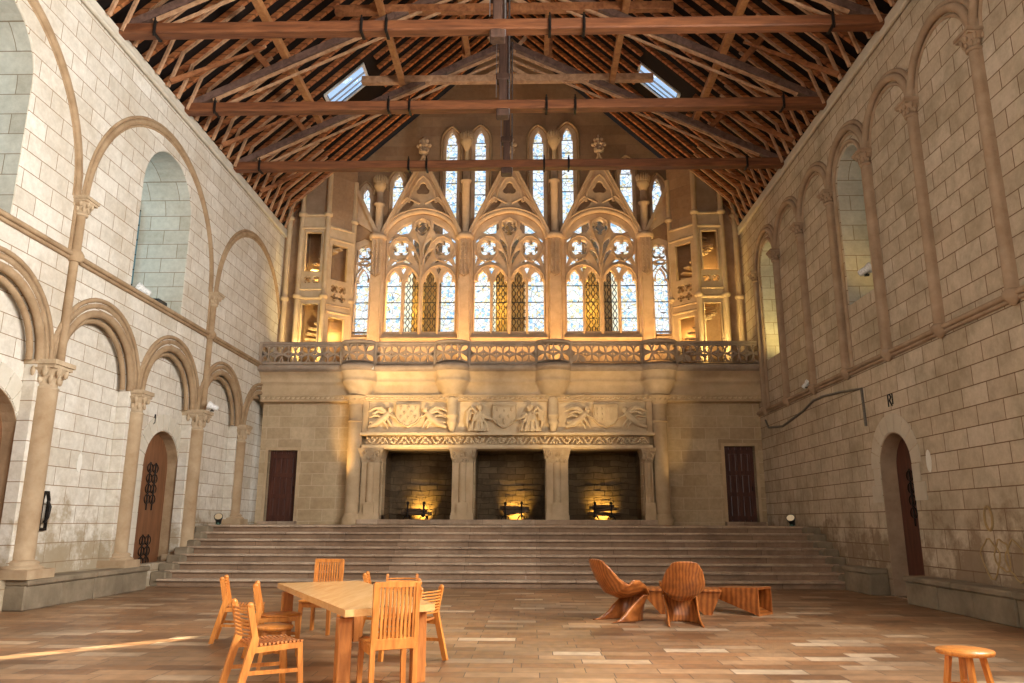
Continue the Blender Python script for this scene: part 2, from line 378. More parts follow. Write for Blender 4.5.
def plate(outer, holes, thick, bev=0.0, res=1):
    """2-D outline with holes, filled and extruded: mesh in local XY, thickness centred on Z"""
    cu = bpy.data.curves.new('p', 'CURVE'); cu.dimensions = '2D'; cu.fill_mode = 'BOTH'
    outs = outer if isinstance(outer[0][0], (tuple, list)) else [outer]
    cu.extrude = max(0.0, thick / 2 - bev); cu.bevel_depth = bev; cu.bevel_resolution = 0; cu.offset = -bev
    for poly in list(outs) + list(holes):
        sp = cu.splines.new('POLY'); sp.points.add(len(poly) - 1)
        for p, q in zip(sp.points, poly): p.co = (q[0], q[1], 0, 1)
        sp.use_cyclic_u = True
    ob = bpy.data.objects.new('p', cu); COL.objects.link(ob)
    dg = bpy.context.evaluated_depsgraph_get(); dg.update()
    me = bpy.data.meshes.new_from_object(ob.evaluated_get(dg))
    COL.objects.unlink(ob); bpy.data.objects.remove(ob); bpy.data.curves.remove(cu)
    return me
XZ = lambda y=0: Matrix(((1, 0, 0, 0), (0, 0, -1, y), (0, 1, 0, 0), (0, 0, 0, 1)))          # local XY -> world XZ, thickness along -y
YZ = lambda x=0: Matrix(((0, 0, 1, x), (1, 0, 0, 0), (0, 1, 0, 0), (0, 0, 0, 1)))            # local XY -> world YZ, thickness along x

# 2-D shapes ---------------------------------------------------------------
def arc(cx, cy, r, a0, a1, n=12): return [(cx + r * math.cos(a0 + (a1 - a0) * i / n), cy + r * math.sin(a0 + (a1 - a0) * i / n)) for i in range(n + 1)]
def round_opening(c, hw, z0, zs, n=14): return [(c - hw, z0), (c + hw, z0)] + arc(c, zs, hw, 0, PI, n)
def pointed_opening(c, hw, z0, zs, za, n=6):
    # two arcs meeting at apex (c, za)
    h = za - zs; k_ = 1.0
    if h < hw * 1.08: k_ = h / (hw * 1.08); h = hw * 1.08
    R = (hw * hw + h * h) / (2 * hw)
    a1 = math.asin(min(1, h / R))
    right = [(c + hw - R + R * math.cos(a1 * i / n), zs + k_ * R * math.sin(a1 * i / n)) for i in range(n + 1)]
    left = [(2 * c - x, z) for x, z in reversed(right)]
    return [(c - hw, z0), (c + hw, z0)] + right + left[1:]
def pointed_arc(c, hw, zs, za, n=10):
    return pointed_opening(c, hw, zs - 1, zs, za, n)[2:]
def trefoil_light(c, hw, z0, zs, za):
    # pointed light with cusps
    pts = [(c - hw, z0), (c + hw, z0), (c + hw, zs - .18)]
    k = hw
    pts += [(c + .98 * k, zs - .02), (c + .80 * k, zs + .06), (c + .55 * k, zs + .02), (c + .62 * k, zs + .16), (c + .50 * k, zs + .30), (c + .22 * k, za - .07), (c, za)]
    pts += [(2 * c - x, z) for x, z in reversed(pts[2:-1])]
    return pts
def quatrefoil(cx, cz, r, rot=0.0, n=6, lobes=4):
    pts = []; d = r * 0.52; rl = r * 0.48
    for q in range(lobes):
        a = rot + 2 * PI * q / lobes
        ox, oz = cx + d * math.cos(a), cz + d * math.sin(a); sp = PI / 2 + (0.15 if lobes == 4 else .05)
        for i in range(n + 1):
            t = a - sp + 2 * sp * i / n; pts.append((ox + rl * math.cos(t), oz + rl * math.sin(t)))
    return pts
def tear(p0, p1, w, bend=0.0, n=7):
    """dagger / mouchette from p0 (thin) to p1"""
    x0, y0 = p0; x1, y1 = p1; L = math.hypot(x1 - x0, y1 - y0); ux, uy = (x1 - x0) / L, (y1 - y0) / L; nx, ny = -uy, ux
    a, b = [], []
    for i in range(n + 1):
        t = i / n; ww = w * math.sin(PI * t ** 1.4) ** 0.8 if 0 < t < 1 else 0
        c = bend * math.sin(PI * t)
        a.append((x0 + ux * L * t + nx * (c + ww), y0 + uy * L * t + ny * (c + ww)))
        b.append((x0 + ux * L * t + nx * (c - ww), y0 + uy * L * t + ny * (c - ww)))
    return a + list(reversed(b[1:-1]))
def circ(cx, cy, r, n=12): return [(cx + r * math.cos(2 * PI * i / n), cy + r * math.sin(2 * PI * i / n)) for i in range(n)]

# ------------------------------------------------------------------ dimensions
XL, XR = -8.5, 8.5
ZP = 1.43                      # platform
YB = -33.0
ZC = 12.05                     # wall top
ORD = ['first', 'second', 'third', 'fourth', 'fifth', 'sixth', 'seventh', 'eighth', 'ninth']

# ------------------------------------------------------------------ floor
f = MB(); f.box(-10.2, 10.2, YB, -6.9, -0.3, 0.0); tag(f.build('floor', M['floor']), kind='structure')

# ------------------------------------------------------------------ left wall
LCOL = [-18.4, -15.15, -11.85, -8.5, -5.22, -1.95]           # lower arcade columns
LWIN = [(-14.75, 1.3), (-8.0, 1.3), (-21.4, 1.3), (-28.0, 1.3)]
LDOOR = [(-12.98, .95, 2.95), (-6.38, .95, 2.85)]
rect = [(YB, -.2), (2.3, -.2), (2.3, ZC), (YB, ZC)]
winh = [round_opening(c, w, 6.78, 9.42) for c, w in LWIN]
recess = [round_opening((a + b) / 2, 1.36, .53, 4.45) for a, b in zip(LCOL[:-1], LCOL[1:])] + [round_opening(LCOL[-1] + 1.6, 1.3, ZP, 4.45)]
recess = [[(y, min(max(z, .4), 9)) for y, z in r] for r in recess]
slit = [(-21.62, 0.02), (-19.80, 0.02), (-19.80, 2.3), (-21.62, 2.3)]
w = MB(); w.mesh(plate(rect, winh + recess + [slit], .26, .012), YZ(XL - .13)); front = w
doorh = [round_opening(c, w_, 0.0, zs) for c, w_, zs in LDOOR]
w.mesh(plate(rect, winh + doorh + [slit], 1.2), YZ(XL - .26 - .6))
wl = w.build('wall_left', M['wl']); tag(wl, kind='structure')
# reveal linings (far and near jambs seen edge-on)
def reveal(name, x0, x1, c, hw, z0, zs, wall, mat, t=.015):
    o = round_opening(c, hw + .001, z0, zs, 16); i = round_opening(c, hw - t, z0 + t, zs, 16)
    b = MB(); b.mesh(plate(o, [i], abs(x1 - x0)), YZ((x0 + x1) / 2))
    return b.build(name, mat, wall)
for c, hw in LWIN: reveal('window_reveal', XL - .02, XL - 1.45, c, hw, 6.78, 9.42, wl, M['reveal'])
for c, hw, zs in LDOOR: reveal('door_reveal', XL - .27, XL - 1.2, c, hw, 0.0, zs, wl, M['mould'])

M['dimglass'] = None
def dim_glass():
    m, nt = new_mat('light_dimming_teal_glass'); h = N(nt)  # panes added to hold back sky light, their tint dulled for that
    tl = h.n('ShaderNodeBsdfTranslucent'); tl.inputs[0].default_value = (.30, .42, .44, 1); tr = h.n('ShaderNodeBsdfTransparent'); tr.inputs[0].default_value = (.55, .75, .80, 1)
    mx = h.n('ShaderNodeMixShader'); mx.inputs[0].default_value = .25; h.l(tl, 0, mx, 1); h.l(tr, 0, mx, 2); o = h.n('ShaderNodeOutputMaterial'); h.l(mx, 0, o, 0); return m
M['dimglass'] = dim_glass()
gn = 20
for c, hw in LWIN:
    gn += 1; rt_ = empty('window_%d' % gn, (XL - 1.4, c, 6.8), kind='structure')
    b = MB(); b.mesh(plate(round_opening(c, hw - .02, 6.8, 9.42), [], .012), YZ(XL - 1.40)); b.build('pane', M['dimglass'], rt_)
    b = MB()
    for q in range(-2, 3): b.box(XL - 1.39, XL - 1.36, c + q * .42 - .015, c + q * .42 + .015, 6.8, 10.5)
    for q in range(7): b.box(XL - 1.39, XL - 1.36, c - 1.2, c + 1.2, 7.2 + q * .42, 7.23 + q * .42)
    b.build('glazing_bars', M['iron'], rt_)
def voussoirs(c, hw, zs, rw, n, x, thick, mat, wall, zlow=.0):
    b = MB()
    for i in range(n):
        a0 = PI * i / n + .012; a1 = PI * (i + 1) / n - .012
        poly = arc(c, zs, hw + .01, a0, a1, 3) + list(reversed(arc(c, zs, hw + rw, a0, a1, 3)))
        b.mesh(plate(poly, [], thick, .006), YZ(x))
    for sgn in (-1, 1):
        z = zs - .01; k = 0
        while z - .37 > zlow:
            ww = rw + (.08 if k % 2 else -.08)
            y0, y1 = sorted((c + sgn * (hw + .01), c + sgn * (hw + ww)))
            b.box(x - thick / 2, x + thick / 2, y0, y1, z - .36, z); z -= .37; k += 1
    b.build('voussoirs', mat, wall)
for c, hw, zs in LDOOR: voussoirs(c, hw, zs, .42, 11, XL - .255, .03, M['voussoir'], wl, .55)

def sweep_arch(b, c, zs, R, x, rolls, n=22, z0=None, a0=0, a1=PI):
    """concentric rolls; rolls = [(radius offset, x offset, tube radius)]"""
    for dr, dx, tr in rolls:
        pts = [(x + dx, c + (R + dr) * math.cos(a0 + (a1 - a0) * i / n), zs + (R + dr) * math.sin(a0 + (a1 - a0) * i / n)) for i in range(n + 1)]
        b.tube(pts, tr, 8)
def band_arch(b, c, zs, r0, r1, x0, x1, n=26, a0=0, a1=PI):
    vs = []; 
    for i in range(n + 1):
        a = a0 + (a1 - a0) * i / n
        for r, x in ((r0, x0), (r1, x0), (r1, x1), (r0, x1)): vs.append((x, c + r * math.cos(a), zs + r * math.sin(a)))
    fs = []
    for i in range(n):
        for k in range(4): fs.append((i * 4 + k, i * 4 + (k + 1) % 4, (i + 1) * 4 + (k + 1) % 4, (i + 1) * 4 + k))
    fs += [(3, 2, 1, 0), (n * 4, n * 4 + 1, n * 4 + 2, n * 4 + 3)]
    b.add(vs, fs, True)
# lower arcade arches
ncol = len(LCOL)
lc = LCOL + [1.3]
near = ['beside the far left edge of the picture', 'nearest the left edge of the picture', 'over the blank wall with the niche', 'over the iron-hinged left door', 'at the foot of the stairs side', 'against the chimney wall corner']
for i, (a, b_) in enumerate(zip(lc[:-1], lc[1:])):
    c = (a + b_) / 2; R = 1.42 if i < ncol - 1 else 1.36
    root = empty('blind_arch', (XL, c, 4.45), 0, 'round blind arch of the lower left arcade, ' + near[min(i, 5)], 'arch', 'lower arches of the left wall')
    bb = MB(); sweep_arch(bb, c, 4.45, R, XL, [(-.02, -.02, .085), (-.02 - .15, -.12, .06)], 20); bb.build('roll_moulding', M['mould'], root)
    bb = MB(); sweep_arch(bb, c, 4.45, R + .27, XL, [(0, .01, .05)], 24); band_arch(bb, c, 4.45, R + .10, R + .2, XL - .05, XL + .035, 24); bb.build('hood_moulding', M['mould'], root)

def capital(b, x, y, z0, h, r, s=1.0, carved=True):
    """bell, leaf knobs and square abacus"""
    prof = [(r * 1.02, z0), (r * 1.22, z0 + .02), (r * 1.22, z0 + .05), (r * 1.02, z0 + .07)]
    for i in range(5):
        t = i / 4; prof.append((r * (1.02 + .85 * t * t), z0 + .07 + (h * .72 - .07) * t))
    b.lathe(prof, x, y, 12)
    if carved:
        for row, (tz, rr, kr) in enumerate(((.36, 1.22, .34), (.62, 1.62, .42))):
            for k in range(8):
                a = 2 * PI * (k + .5 * row) / 8
                b.ball((x + r * rr * math.cos(a), y + r * rr * math.sin(a), z0 + h * tz), r * kr, .8, .8, 1.5, 6)
    A = r * 2.0 * s
    b.box(x - A, x + A, y - A, y + A, z0 + h * .72, z0 + h * .84); b.box(x - A * 1.12, x + A * 1.12, y - A * 1.12, y + A * 1.12, z0 + h * .84, z0 + h)
def base(b, x, y, z0, r, h=.3):
    b.box(x - r * 1.9, x + r * 1.9, y - r * 1.9, y + r * 1.9, z0, z0 + h * .5)
    b.lathe([(r * 1.75, z0 + h * .5), (r * 1.8, z0 + h * .6), (r * 1.55, z0 + h * .68), (r * 1.3, z0 + h * .76), (r * 1.45, z0 + h * .86), (r * 1.25, z0 + h * .95), (r * 1.02, z0 + h)], x, y, 14)
cold = ['behind the left edge of the picture', 'at the left edge of the picture', 'with big carved capital below the wall shaft, beside the niche', 'between the niche and the left door', 'just beyond the left door, carrying a spotlight', 'the last before the chimney wall']
for i, y in enumerate(LCOL):
    if i == 0: pass
    r = .21 if i in (0, 2, 4) else .175
    zb = .53 if y < -7.5 else (ZP if y > -4.4 else .53)
    root = empty('arcade_column', (XL, y, zb), 0, 'round engaged stone column of left lower arcade, ' + cold[i], 'column', 'columns of the left arcade')
    x = XL + .03
    b = MB(); base(b, x, y, zb, r, .32); b.build('base', M['col'], root)
    b = MB(); b.tube([(x, y, zb + .3), (x, y, 3.95)], r, 16); b.build('shaft', M['col'], root)
    b = MB(); capital(b, x, y, 3.93, .55, r * .86, .80); b.build('capital', M['cap'], root)
# upper wall shafts and big arches on the left
LSH = [-24.9, -18.25, -11.6, -4.95, 1.7]
for i, y in enumerate(LSH[1:4]):
    root = empty('wall_shaft', (XL, y, 4.6), 0, 'slim engaged wall shaft on left wall, ' + ['outside the left edge', 'the tall one nearer the camera', 'the farther one near the chimney'][i], 'shaft', 'upper shafts of the left wall')
    x = XL + .06
    b = MB(); b.tube([(x, y, 4.5), (x, y, 6.62)], .085, 12); b.tube([(x - .06, y - .12, 6.8), (x - .06, y - .12, 7.75)], .045, 8); b.tube([(x, y, 6.8), (x, y, 7.6)], .10, 12); b.build('shaft', M['mould'], root)
    b = MB(); b.lathe([(.12, 6.58), (.17, 6.64), (.17, 6.74), (.12, 6.82)], x, y, 12); b.build('ring', M['mould'], root)
    b = MB(); capital(b, x, y, 7.55, .38, .115, .9); b.build('capital', M['cap'], root)
for i, (a, b_) in enumerate(zip(LSH[:-1], LSH[1:])):
    c = (a + b_) / 2; R = 3.2; yl = ['rear', 'near left', 'framing the deep round window', 'blank one beside the chimney']
    if i == 0: continue
    bb = MB()
    if i == 3: # smaller blind arch near the chimney
        c = -1.85; R = 2.9
        band = (0, PI)
    sweep_arch(bb, c, 7.92, R, XL, [(-.03, .0, .075), (.075, .0, .04), (-.12, -.01, .03)], 34)
    o = bb.build('wall_arch', M['mould']); tag(o, 'large round moulded arch high on left wall, ' + yl[i], 'arch', 'upper arches of the left wall')
# string course and cornice, left
def course(name, x, y0, y1, z, mat, sgn, prof=((.11, .0, .05), (.06, -.07, .045))):
    b = MB()
    for px, pz, r in prof: b.tube([(x + sgn * (px - .04), y0, z + pz), (x + sgn * (px - .04), y1, z + pz)], r, 8)
    b.box(min(x, x + sgn * .1), max(x, x + sgn * .1), y0, y1, z - .02, z + .045)
    return tag(b.build(name, mat), kind='structure')
course('trim_1', XL, YB, -.02, 6.72, M['mould'], 1)
for k, (x, sgn, mt) in enumerate(((XL, 1, M['wl']), (XR, -1, M['wr']))):
    b = MB(); b.box(min(x - sgn * .3, x + sgn * .10), max(x - sgn * .3, x + sgn * .10), YB, .95, ZC - .05, ZC + .12)
    b.tube([(x + sgn * .06, YB, ZC - .10), (x + sgn * .06, .95, ZC - .10)], .06, 8)
    tag(b.build('trim_%d' % (2 + k), M['voussoir'] if k == 0 else M['vous_r']), kind='structure')
    b = MB(); b.box(min(x - sgn * 1.46, x + sgn * .0), max(x - sgn * 1.46, x + sgn * .0), YB, 2.3, ZC, ZC + .1); b.build('wall_head', mt, wl if k == 0 else None) if k == 0 else None

# ------------------------------------------------------------------ right wall
RSH = [-20.6, -18.4, -16.2, -14.0, -11.77, -9.62, -7.42, -5.2, -3.02, -.87]
RWIN = [(-8.52, .74), (-1.95, .74), (-17.3, .74), (-23.9, .74), (-29.8, .74)]
RDOOR = (-9.25, .72, 2.72)
rect = [(YB, -.2), (2.3, -.2), (2.3, ZC), (YB, ZC)]
winr = [round_opening(c, hw, 6.7 if c > -10 else 5.3, 9.80) for c, hw in RWIN]
w = MB(); w.mesh(plate(rect, winr + [round_opening(RDOOR[0], RDOOR[1], 0, RDOOR[2])], 1.4, .01), YZ(XR + .7))
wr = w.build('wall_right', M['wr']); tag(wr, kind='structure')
for c, hw in RWIN[:3]: reveal('window_reveal', XR + .02, XR + 1.38, c, hw, 6.7 if c > -10 else 5.3, 9.80, wr, M['reveal'])
for c, hw in RWIN[:2]:
    gn += 1; rt_ = empty('window_%d' % gn, (XR + 1.3, c, 6.8), kind='structure')
    b = MB(); b.mesh(plate(round_opening(c, hw - .02, 6.72, 9.80), [], .012), YZ(XR + 1.32)); b.build('pane', M['dimglass'], rt_)
    b = MB()
    for q in range(-1, 2): b.box(XR + 1.28, XR + 1.31, c + q * .36 - .012, c + q * .36 + .012, 6.72, 10.3)
    for q in range(8): b.box(XR + 1.28, XR + 1.31, c - .7, c + .7, 7.1 + q * .42, 7.125 + q * .42)
    b.build('glazing_bars', M['iron'], rt_)
reveal('door_reveal', XR + .01, XR + 1.3, RDOOR[0], RDOOR[1], 0, RDOOR[2], wr, M['mould_r'])
voussoirs(RDOOR[0], RDOOR[1], RDOOR[2], .40, 9, XR - .003, .02, M['vous_r'], wr, 1.9)
for i, y in enumerate(RSH):
    if i < 3: continue
    root = empty('wall_shaft', (XR, y, 5.1), 0, 'slim engaged shaft on upper right wall, ' + ORD[i - 3] + ' from the camera end', 'shaft', 'shafts of the right wall')
    x = XR - .07
    b = MB(); b.tube([(x, y, 5.15), (x, y, 9.55)], .10, 12); b.box(x, XR + .02, y - .10, y + .10, 5.2, 9.5); b.build('shaft', M['mould_r'], root)
    b = MB(); b.lathe([(.03, 4.93), (.10, 5.0), (.15, 5.08), (.15, 5.16), (.105, 5.2)], x, y, 10); b.build('corbel', M['mould_r'], root)
    b = MB(); capital(b, x, y, 9.5, .36, .115, .85); b.build('capital', M['mould_r'], root)
for i, (a, b_) in enumerate(zip(RSH[:-1], RSH[1:])):
    if i < 2: continue
    c = (a + b_) / 2; R = (b_ - a) / 2 - .03
    bb = MB(); sweep_arch(bb, c, 9.88, R, XR, [(0, -.05, .085), (.13, -.01, .055), (-.14, 0, .04)], 22)
    o = bb.build('wall_arch', M['mould_r']); tag(o, 'round moulded arch high on right wall, ' + ORD[i - 2] + ' from the camera end', 'arch', 'arches of the right wall')
    if i in (5, 8):
        root = empty('inner_arch', (XR, c, 5.2), 0, 'inner order of thin colonnettes round the ' + ('nearer' if i == 5 else 'farther') + ' right wall window', 'arch')
        bb = MB(); sweep_arch(bb, c, 9.8, .83, XR, [(0, -.02, .05)], 20); bb.build('roll_moulding', M['mould_r'], root)
        for sgn in (-1, 1):
            bb = MB(); bb.tube([(XR - .02, c + sgn * .83, 5.15), (XR - .02, c + sgn * .83, 9.8)], .055, 8); bb.build('colonnette', M['mould_r'], root)
o = course('trim_4', XR, YB, -.02, 5.12, M['mould_r'], -1)
# back wall behind the camera with tall windows
bw = MB()
gp = [(-10, -.2), (10, -.2), (10, 12), (0, 21.4), (-10, 12)]
tall = [pointed_opening(cx, 1.6, 3.2, 9.0, 12.2) for cx in (-4.8, 0, 4.8)]
bw.mesh(plate(gp, tall, .8), XZ(YB - .4)); tag(bw.build('wall_back', M['reveal']), kind='structure')
# benches
def bench(name, x0, x1, y0, y1, label, h=.53):
    root = empty(name, ((x0 + x1) / 2, (y0 + y1) / 2, 0), 0, label, 'bench', 'stone benches along the walls')
    b = MB(); s = 1 if x0 < 0 else -1
    lx0, lx1 = (x0, x1 - .05) if s > 0 else (x0 + .05, x1)
    n = max(1, int((y1 - y0) / 1.1)); d = (y1 - y0) / n
    for i in range(n):
        j = random.uniform(-.012, .012); b.box(lx0 + (0 if s > 0 else j), lx1 + (j if s > 0 else 0), y0 + i * d + .006, y0 + (i + 1) * d - .006, 0, h - .11, None, .02)
    b.build('plinth', M['bench'], root)
    b = MB(); n = max(1, int((y1 - y0) / 1.5)); d = (y1 - y0) / n
    for i in range(n): b.box(x0, x1, y0 + i * d + .005, y0 + (i + 1) * d - .005, h - .11, h + random.uniform(-.008, .008), None, .025)
    b.build('seat_slab', M['bench'], root)
bench('stone_bench', -8.72, -8.08, -12.15, -7.75, 'low stone bench along left wall, under the niche')
bench('stone_bench', -8.72, -8.08, -19.5, -14.5, 'low stone bench along left wall, outside the left edge')
bench('stone_bench', -8.72, -8.12, -5.55, -4.45, 'short stone block between left door and stairs', .62)
bench('stone_bench', 8.0, 8.5, -20.5, -10.08, 'long low stone bench along right wall near camera')
bench('stone_bench', 8.02, 8.5, -8.40, -7.02, 'short low stone bench between stairs and right door', .56)

# ------------------------------------------------------------------ stairs and platform
root = empty('stone_staircase', (0, -7.0, 0), 0, 'broad flight of eight worn stone steps below the chimney', 'staircase')
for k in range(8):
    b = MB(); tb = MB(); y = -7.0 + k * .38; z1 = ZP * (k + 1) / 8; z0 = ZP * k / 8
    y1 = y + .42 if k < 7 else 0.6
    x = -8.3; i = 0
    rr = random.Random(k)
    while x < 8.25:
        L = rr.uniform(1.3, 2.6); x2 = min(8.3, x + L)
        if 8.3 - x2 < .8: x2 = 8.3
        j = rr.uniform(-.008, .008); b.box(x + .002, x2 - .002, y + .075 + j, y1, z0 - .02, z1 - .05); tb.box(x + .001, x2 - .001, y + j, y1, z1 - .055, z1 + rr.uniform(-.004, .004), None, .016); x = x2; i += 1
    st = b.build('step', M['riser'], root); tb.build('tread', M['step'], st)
b = MB(); b.box(-8.6, 8.6, -4.2, 2.2, 0.1, ZP - .03); b.build('platform_core', M['step'], root)
for s, l in ((-1, 'left'), (1, 'right')):
    b = MB()
    for k in range(7):
        y = -7.0 + k * .38 + .1; z = ZP * (k + 1) / 8
        x0, x1 = sorted((s * 8.12, s * 8.5)); b.box(x0, x1, y, y + .40, 0, z + .16, None, .03)
    tag(b.build('stair_kerb', M['bench']), 'stepped dark stone kerb on the %s side of the stairs' % l, 'kerb')

# ------------------------------------------------------------------ chimney wall (y = 0)
hear = [(-4.27, -1.93), (-1.16, 1.20), (1.98, 4.45)]
DL = (-8.2, -7.2); DR = (7.22, 8.24)
outer = [(-8.5, ZP - .1), (8.5, ZP - .1), (8.5, 6.35), (-8.5, 6.35)]
holes = [[(a, 1.6), (b_, 1.6), (b_, 3.9), (a, 3.9)] for a, b_ in hear] + [[(DL[0], ZP + .1), (DL[1], ZP + .1), (DL[1], 3.88), (DL[0], 3.88)], [(DR[0], ZP + .12), (DR[1], ZP + .12), (DR[1], 4.03), (DR[0], 4.03)]]
w = MB(); w.mesh(plate(outer, holes, .5), XZ(.25)); far = w.build('wall_far', M['chim']); tag(far, kind='structure')
# doors in the chimney wall
def plank_door(n, x0, x1, z0, z1, y):
    root = empty('door_%d' % n, ((x0 + x1) / 2, y, z0), kind='structure')
    b = MB(); k = 5; d = (x1 - x0) / k
    for i in range(k): b.box(x0 + i * d + .006, x0 + (i + 1) * d - .006, y, y + .06, z0, z1)
    b.build('door_leaf', M['door'], root)
    b = MB()
    for z in (z0 + .12, (z0 + z1) / 2 - .35, (z0 + z1) / 2 + .35, z1 - .18): b.box(x0 + .03, x1 - .03, y - .035, y, z - .07, z + .07)
    for x in (x0 + .03, (x0 + x1) / 2 - .05, x1 - .13): b.box(x, x + .10, y - .03, y, z0, z1)
    b.build('door_rails', M['door'], root)
    b = MB(); b.tube([(x1 - .12, y - .08, z0 + 1.0), (x1 - .12, y - .08, z0 + 1.15)], .015, 6); b.build('handle', M['iron'], root)
    b = MB(); b.box(x0 - .10, x0, -.03, .06, z0 - .05, z1); b.box(x1, x1 + .10, -.03, .06, z0 - .05, z1); b.box(x0 - .1, x1 + .1, -.03, .06, z1, z1 + .10); b.build('door_frame', M['pier'], root)
    b = MB(); b.box(x0 - .12, x1 + .12, -.32, .3, ZP - .02, z0); b.build('sill_step', M['step'], root)
plank_door(1, DL[0], DL[1], ZP + .1, 3.88, .22)
plank_door(2, DR[0], DR[1], ZP + .12, 4.03, .22)
# arched side doors with ironwork
def arched_door(n, x, c, hw, zs, s, z0=0.0, mat='door2'):
    root = empty('door_%d' % n, (x, c, z0), kind='structure')
    b = MB(); b.mesh(plate(round_opening(c, hw, z0, zs), [], .08), YZ(x)); b.build('door_leaf', M[mat], root)
    b = MB()
    xx = x + s * .06
    for yo in ((-.02, .26) if hw > .8 else (.12,)):
      for zc in ((zs - .15, zs - 1.95) if hw > .8 else (zs - .35,)):
        for k in range(4):
            for sg in (-1, 1):
                pts = []
                for t in range(9):
                    a = t / 8 * PI * 1.5; rr = .17 * (1 - t / 11)
                    pts.append((xx, c + yo + sg * (.02 + rr * math.sin(a) * .9), zc + .13 - k * .26 + .14 * math.cos(a) * (1 - t / 12)))
                b.tube(pts, .014, 5)
        b.tube([(xx, c + yo, zc + .3), (xx, c + yo, zc - .9)], .018, 5)
    b.build('ironwork', M['iron'], root)
arched_door(3, XL - .58, LDOOR[1][0], LDOOR[1][1], LDOOR[1][2], 1)
arched_door(4, XL - .58, LDOOR[0][0], LDOOR[0][1], LDOOR[0][2], 1)
arched_door(5, XR + .40, RDOOR[0], RDOOR[1], RDOOR[2], -1, mat='door')

# ---- fireplace
FP = empty('triple_fireplace', (0, 0, ZP), 0, 'monumental triple fireplace of golden carved stone above the steps', 'fireplace')
b = MB(); b.box(-4.95, 4.82, -.62, .1, ZP, 1.6, None, .02); b.build('hearth_plinth', M['step'], FP)
for i, (a, c) in enumerate(hear):
    b = MB()
    b.box(a - .3, a, .5, 1.75, 1.55, 4.1); b.box(c, c + .3, .5, 1.75, 1.55, 4.1); b.box(a - .3, c + .3, 1.6, 1.85, 1.55, 4.1); b.box(a - .3, c + .3, .5, 1.85, 3.9, 4.2)
    # rough stones on the fireback
    rr = random.Random(i)
    x = a
    for row in range(7):
        x = a - rr.uniform(0, .2)
        while x < c:
            L = rr.uniform(.22, .5); b.box(max(a, x), min(c, x + L - .02), 1.6 - rr.uniform(.01, .07), 1.62, 1.6 + row * .17, 1.6 + row * .17 + .155) if min(c, x + L - .02) > max(a, x) + .02 else None; x += L
    b.build('fireback', M['soot'], FP)
    b = MB(); b.box(a - .01, c + .01, .0, 1.7, 1.5, 1.6); b.build('hearth_floor', M['hearth_floor'], FP)
# pillars
for i, (x0, x1) in enumerate(((-4.97, -4.27), (-1.93, -1.16), (1.20, 1.98), (4.45, 4.80))):
    xc = (x0 + x1) / 2; hw = (x1 - x0) / 2
    pr = empty('pillar', (0, 0, 0)); COL.objects.unlink(pr); bpy.data.objects.remove(pr)
    b = MB()
    yb, yf = -.02, -.42
    b.box(x0 + .04, x1 - .04, yf + .1, .5, 1.6, 3.5)
    b.tube([(xc, yf + .12, 1.75), (xc, yf + .12, 3.45)], min(.13, hw * .5), 10)
    for z in (1.6,): b.box(x0, x1, yf, .5, z, z + .14); b.box(x0 + .02, x1 - .02, yf + .03, .5, z + .14, z + .22)
    b.box(xc - .17, xc + .17, yf - .02, yf + .2, 1.6, 1.85 + .3)
    p = b.build('pillar', M['pier'], FP)
    b = MB()
    vs = [(x0 + .04, yf + .1, 3.45), (x1 - .04, yf + .1, 3.45), (x1 - .04, .5, 3.45), (x0 + .04, .5, 3.45), (x0 - .06, yf - .05, 3.86), (x1 + .06, yf - .05, 3.86), (x1 + .06, .5, 3.86), (x0 - .06, .5, 3.86)]
    b.add(vs, [(0, 3, 2, 1), (4, 5, 6, 7), (0, 1, 5, 4), (1, 2, 6, 5), (2, 3, 7, 6), (3, 0, 4, 7)])
    rr = random.Random(i + 10)
    for k in range(14):
        xx = x0 + (x1 - x0) * rr.random(); zz = 3.5 + rr.random() * .32; b.ball((xx, yf + .1 - (zz - 3.45) * .37, zz), .055, 1, .8, 1.3, 6)
    b.box(x0 - .08, x1 + .08, yf - .07, .5, 3.86, 3.93)
    b.build('capital', M['cap'], p)
# mantel frieze with undercut leaf band
b = MB(); b.box(-4.92, 4.76, -.50, .3, 3.93, 4.02); b.box(-4.98, 4.82, -.58, .3, 4.34, 4.42); b.box(-4.88, 4.72, -.08, .3, 4.02, 4.34); b.box(-4.9, 4.74, -.44, .0, 3.9, 3.95)
b.build('mantel_shelf', M['relief'], FP)
b = MB(); rr = random.Random(4); n = 26
for k in range(n):
    xc = -4.78 + 9.4 * (k + .5) / n; up = 1 if k % 2 else -1
    pts = [(xc - .17, -.40, 4.18 - up * .10), (xc - .08, -.44, 4.18 + up * .03), (xc + .0, -.44, 4.18 + up * .11), (xc + .09, -.44, 4.18 + up * .03), (xc + .18, -.40, 4.18 - up * .10)]
    b.tube(pts, .026, 6)
    for q in range(5):
        a = q * 2 * PI / 5 + rr.random(); b.ball((xc + .085 * math.cos(a), -.44, 4.18 + .09 * math.sin(a)), .038, 1.2, .9, 1.2, 6)
b.build('leaf_frieze', M['relief'], FP)
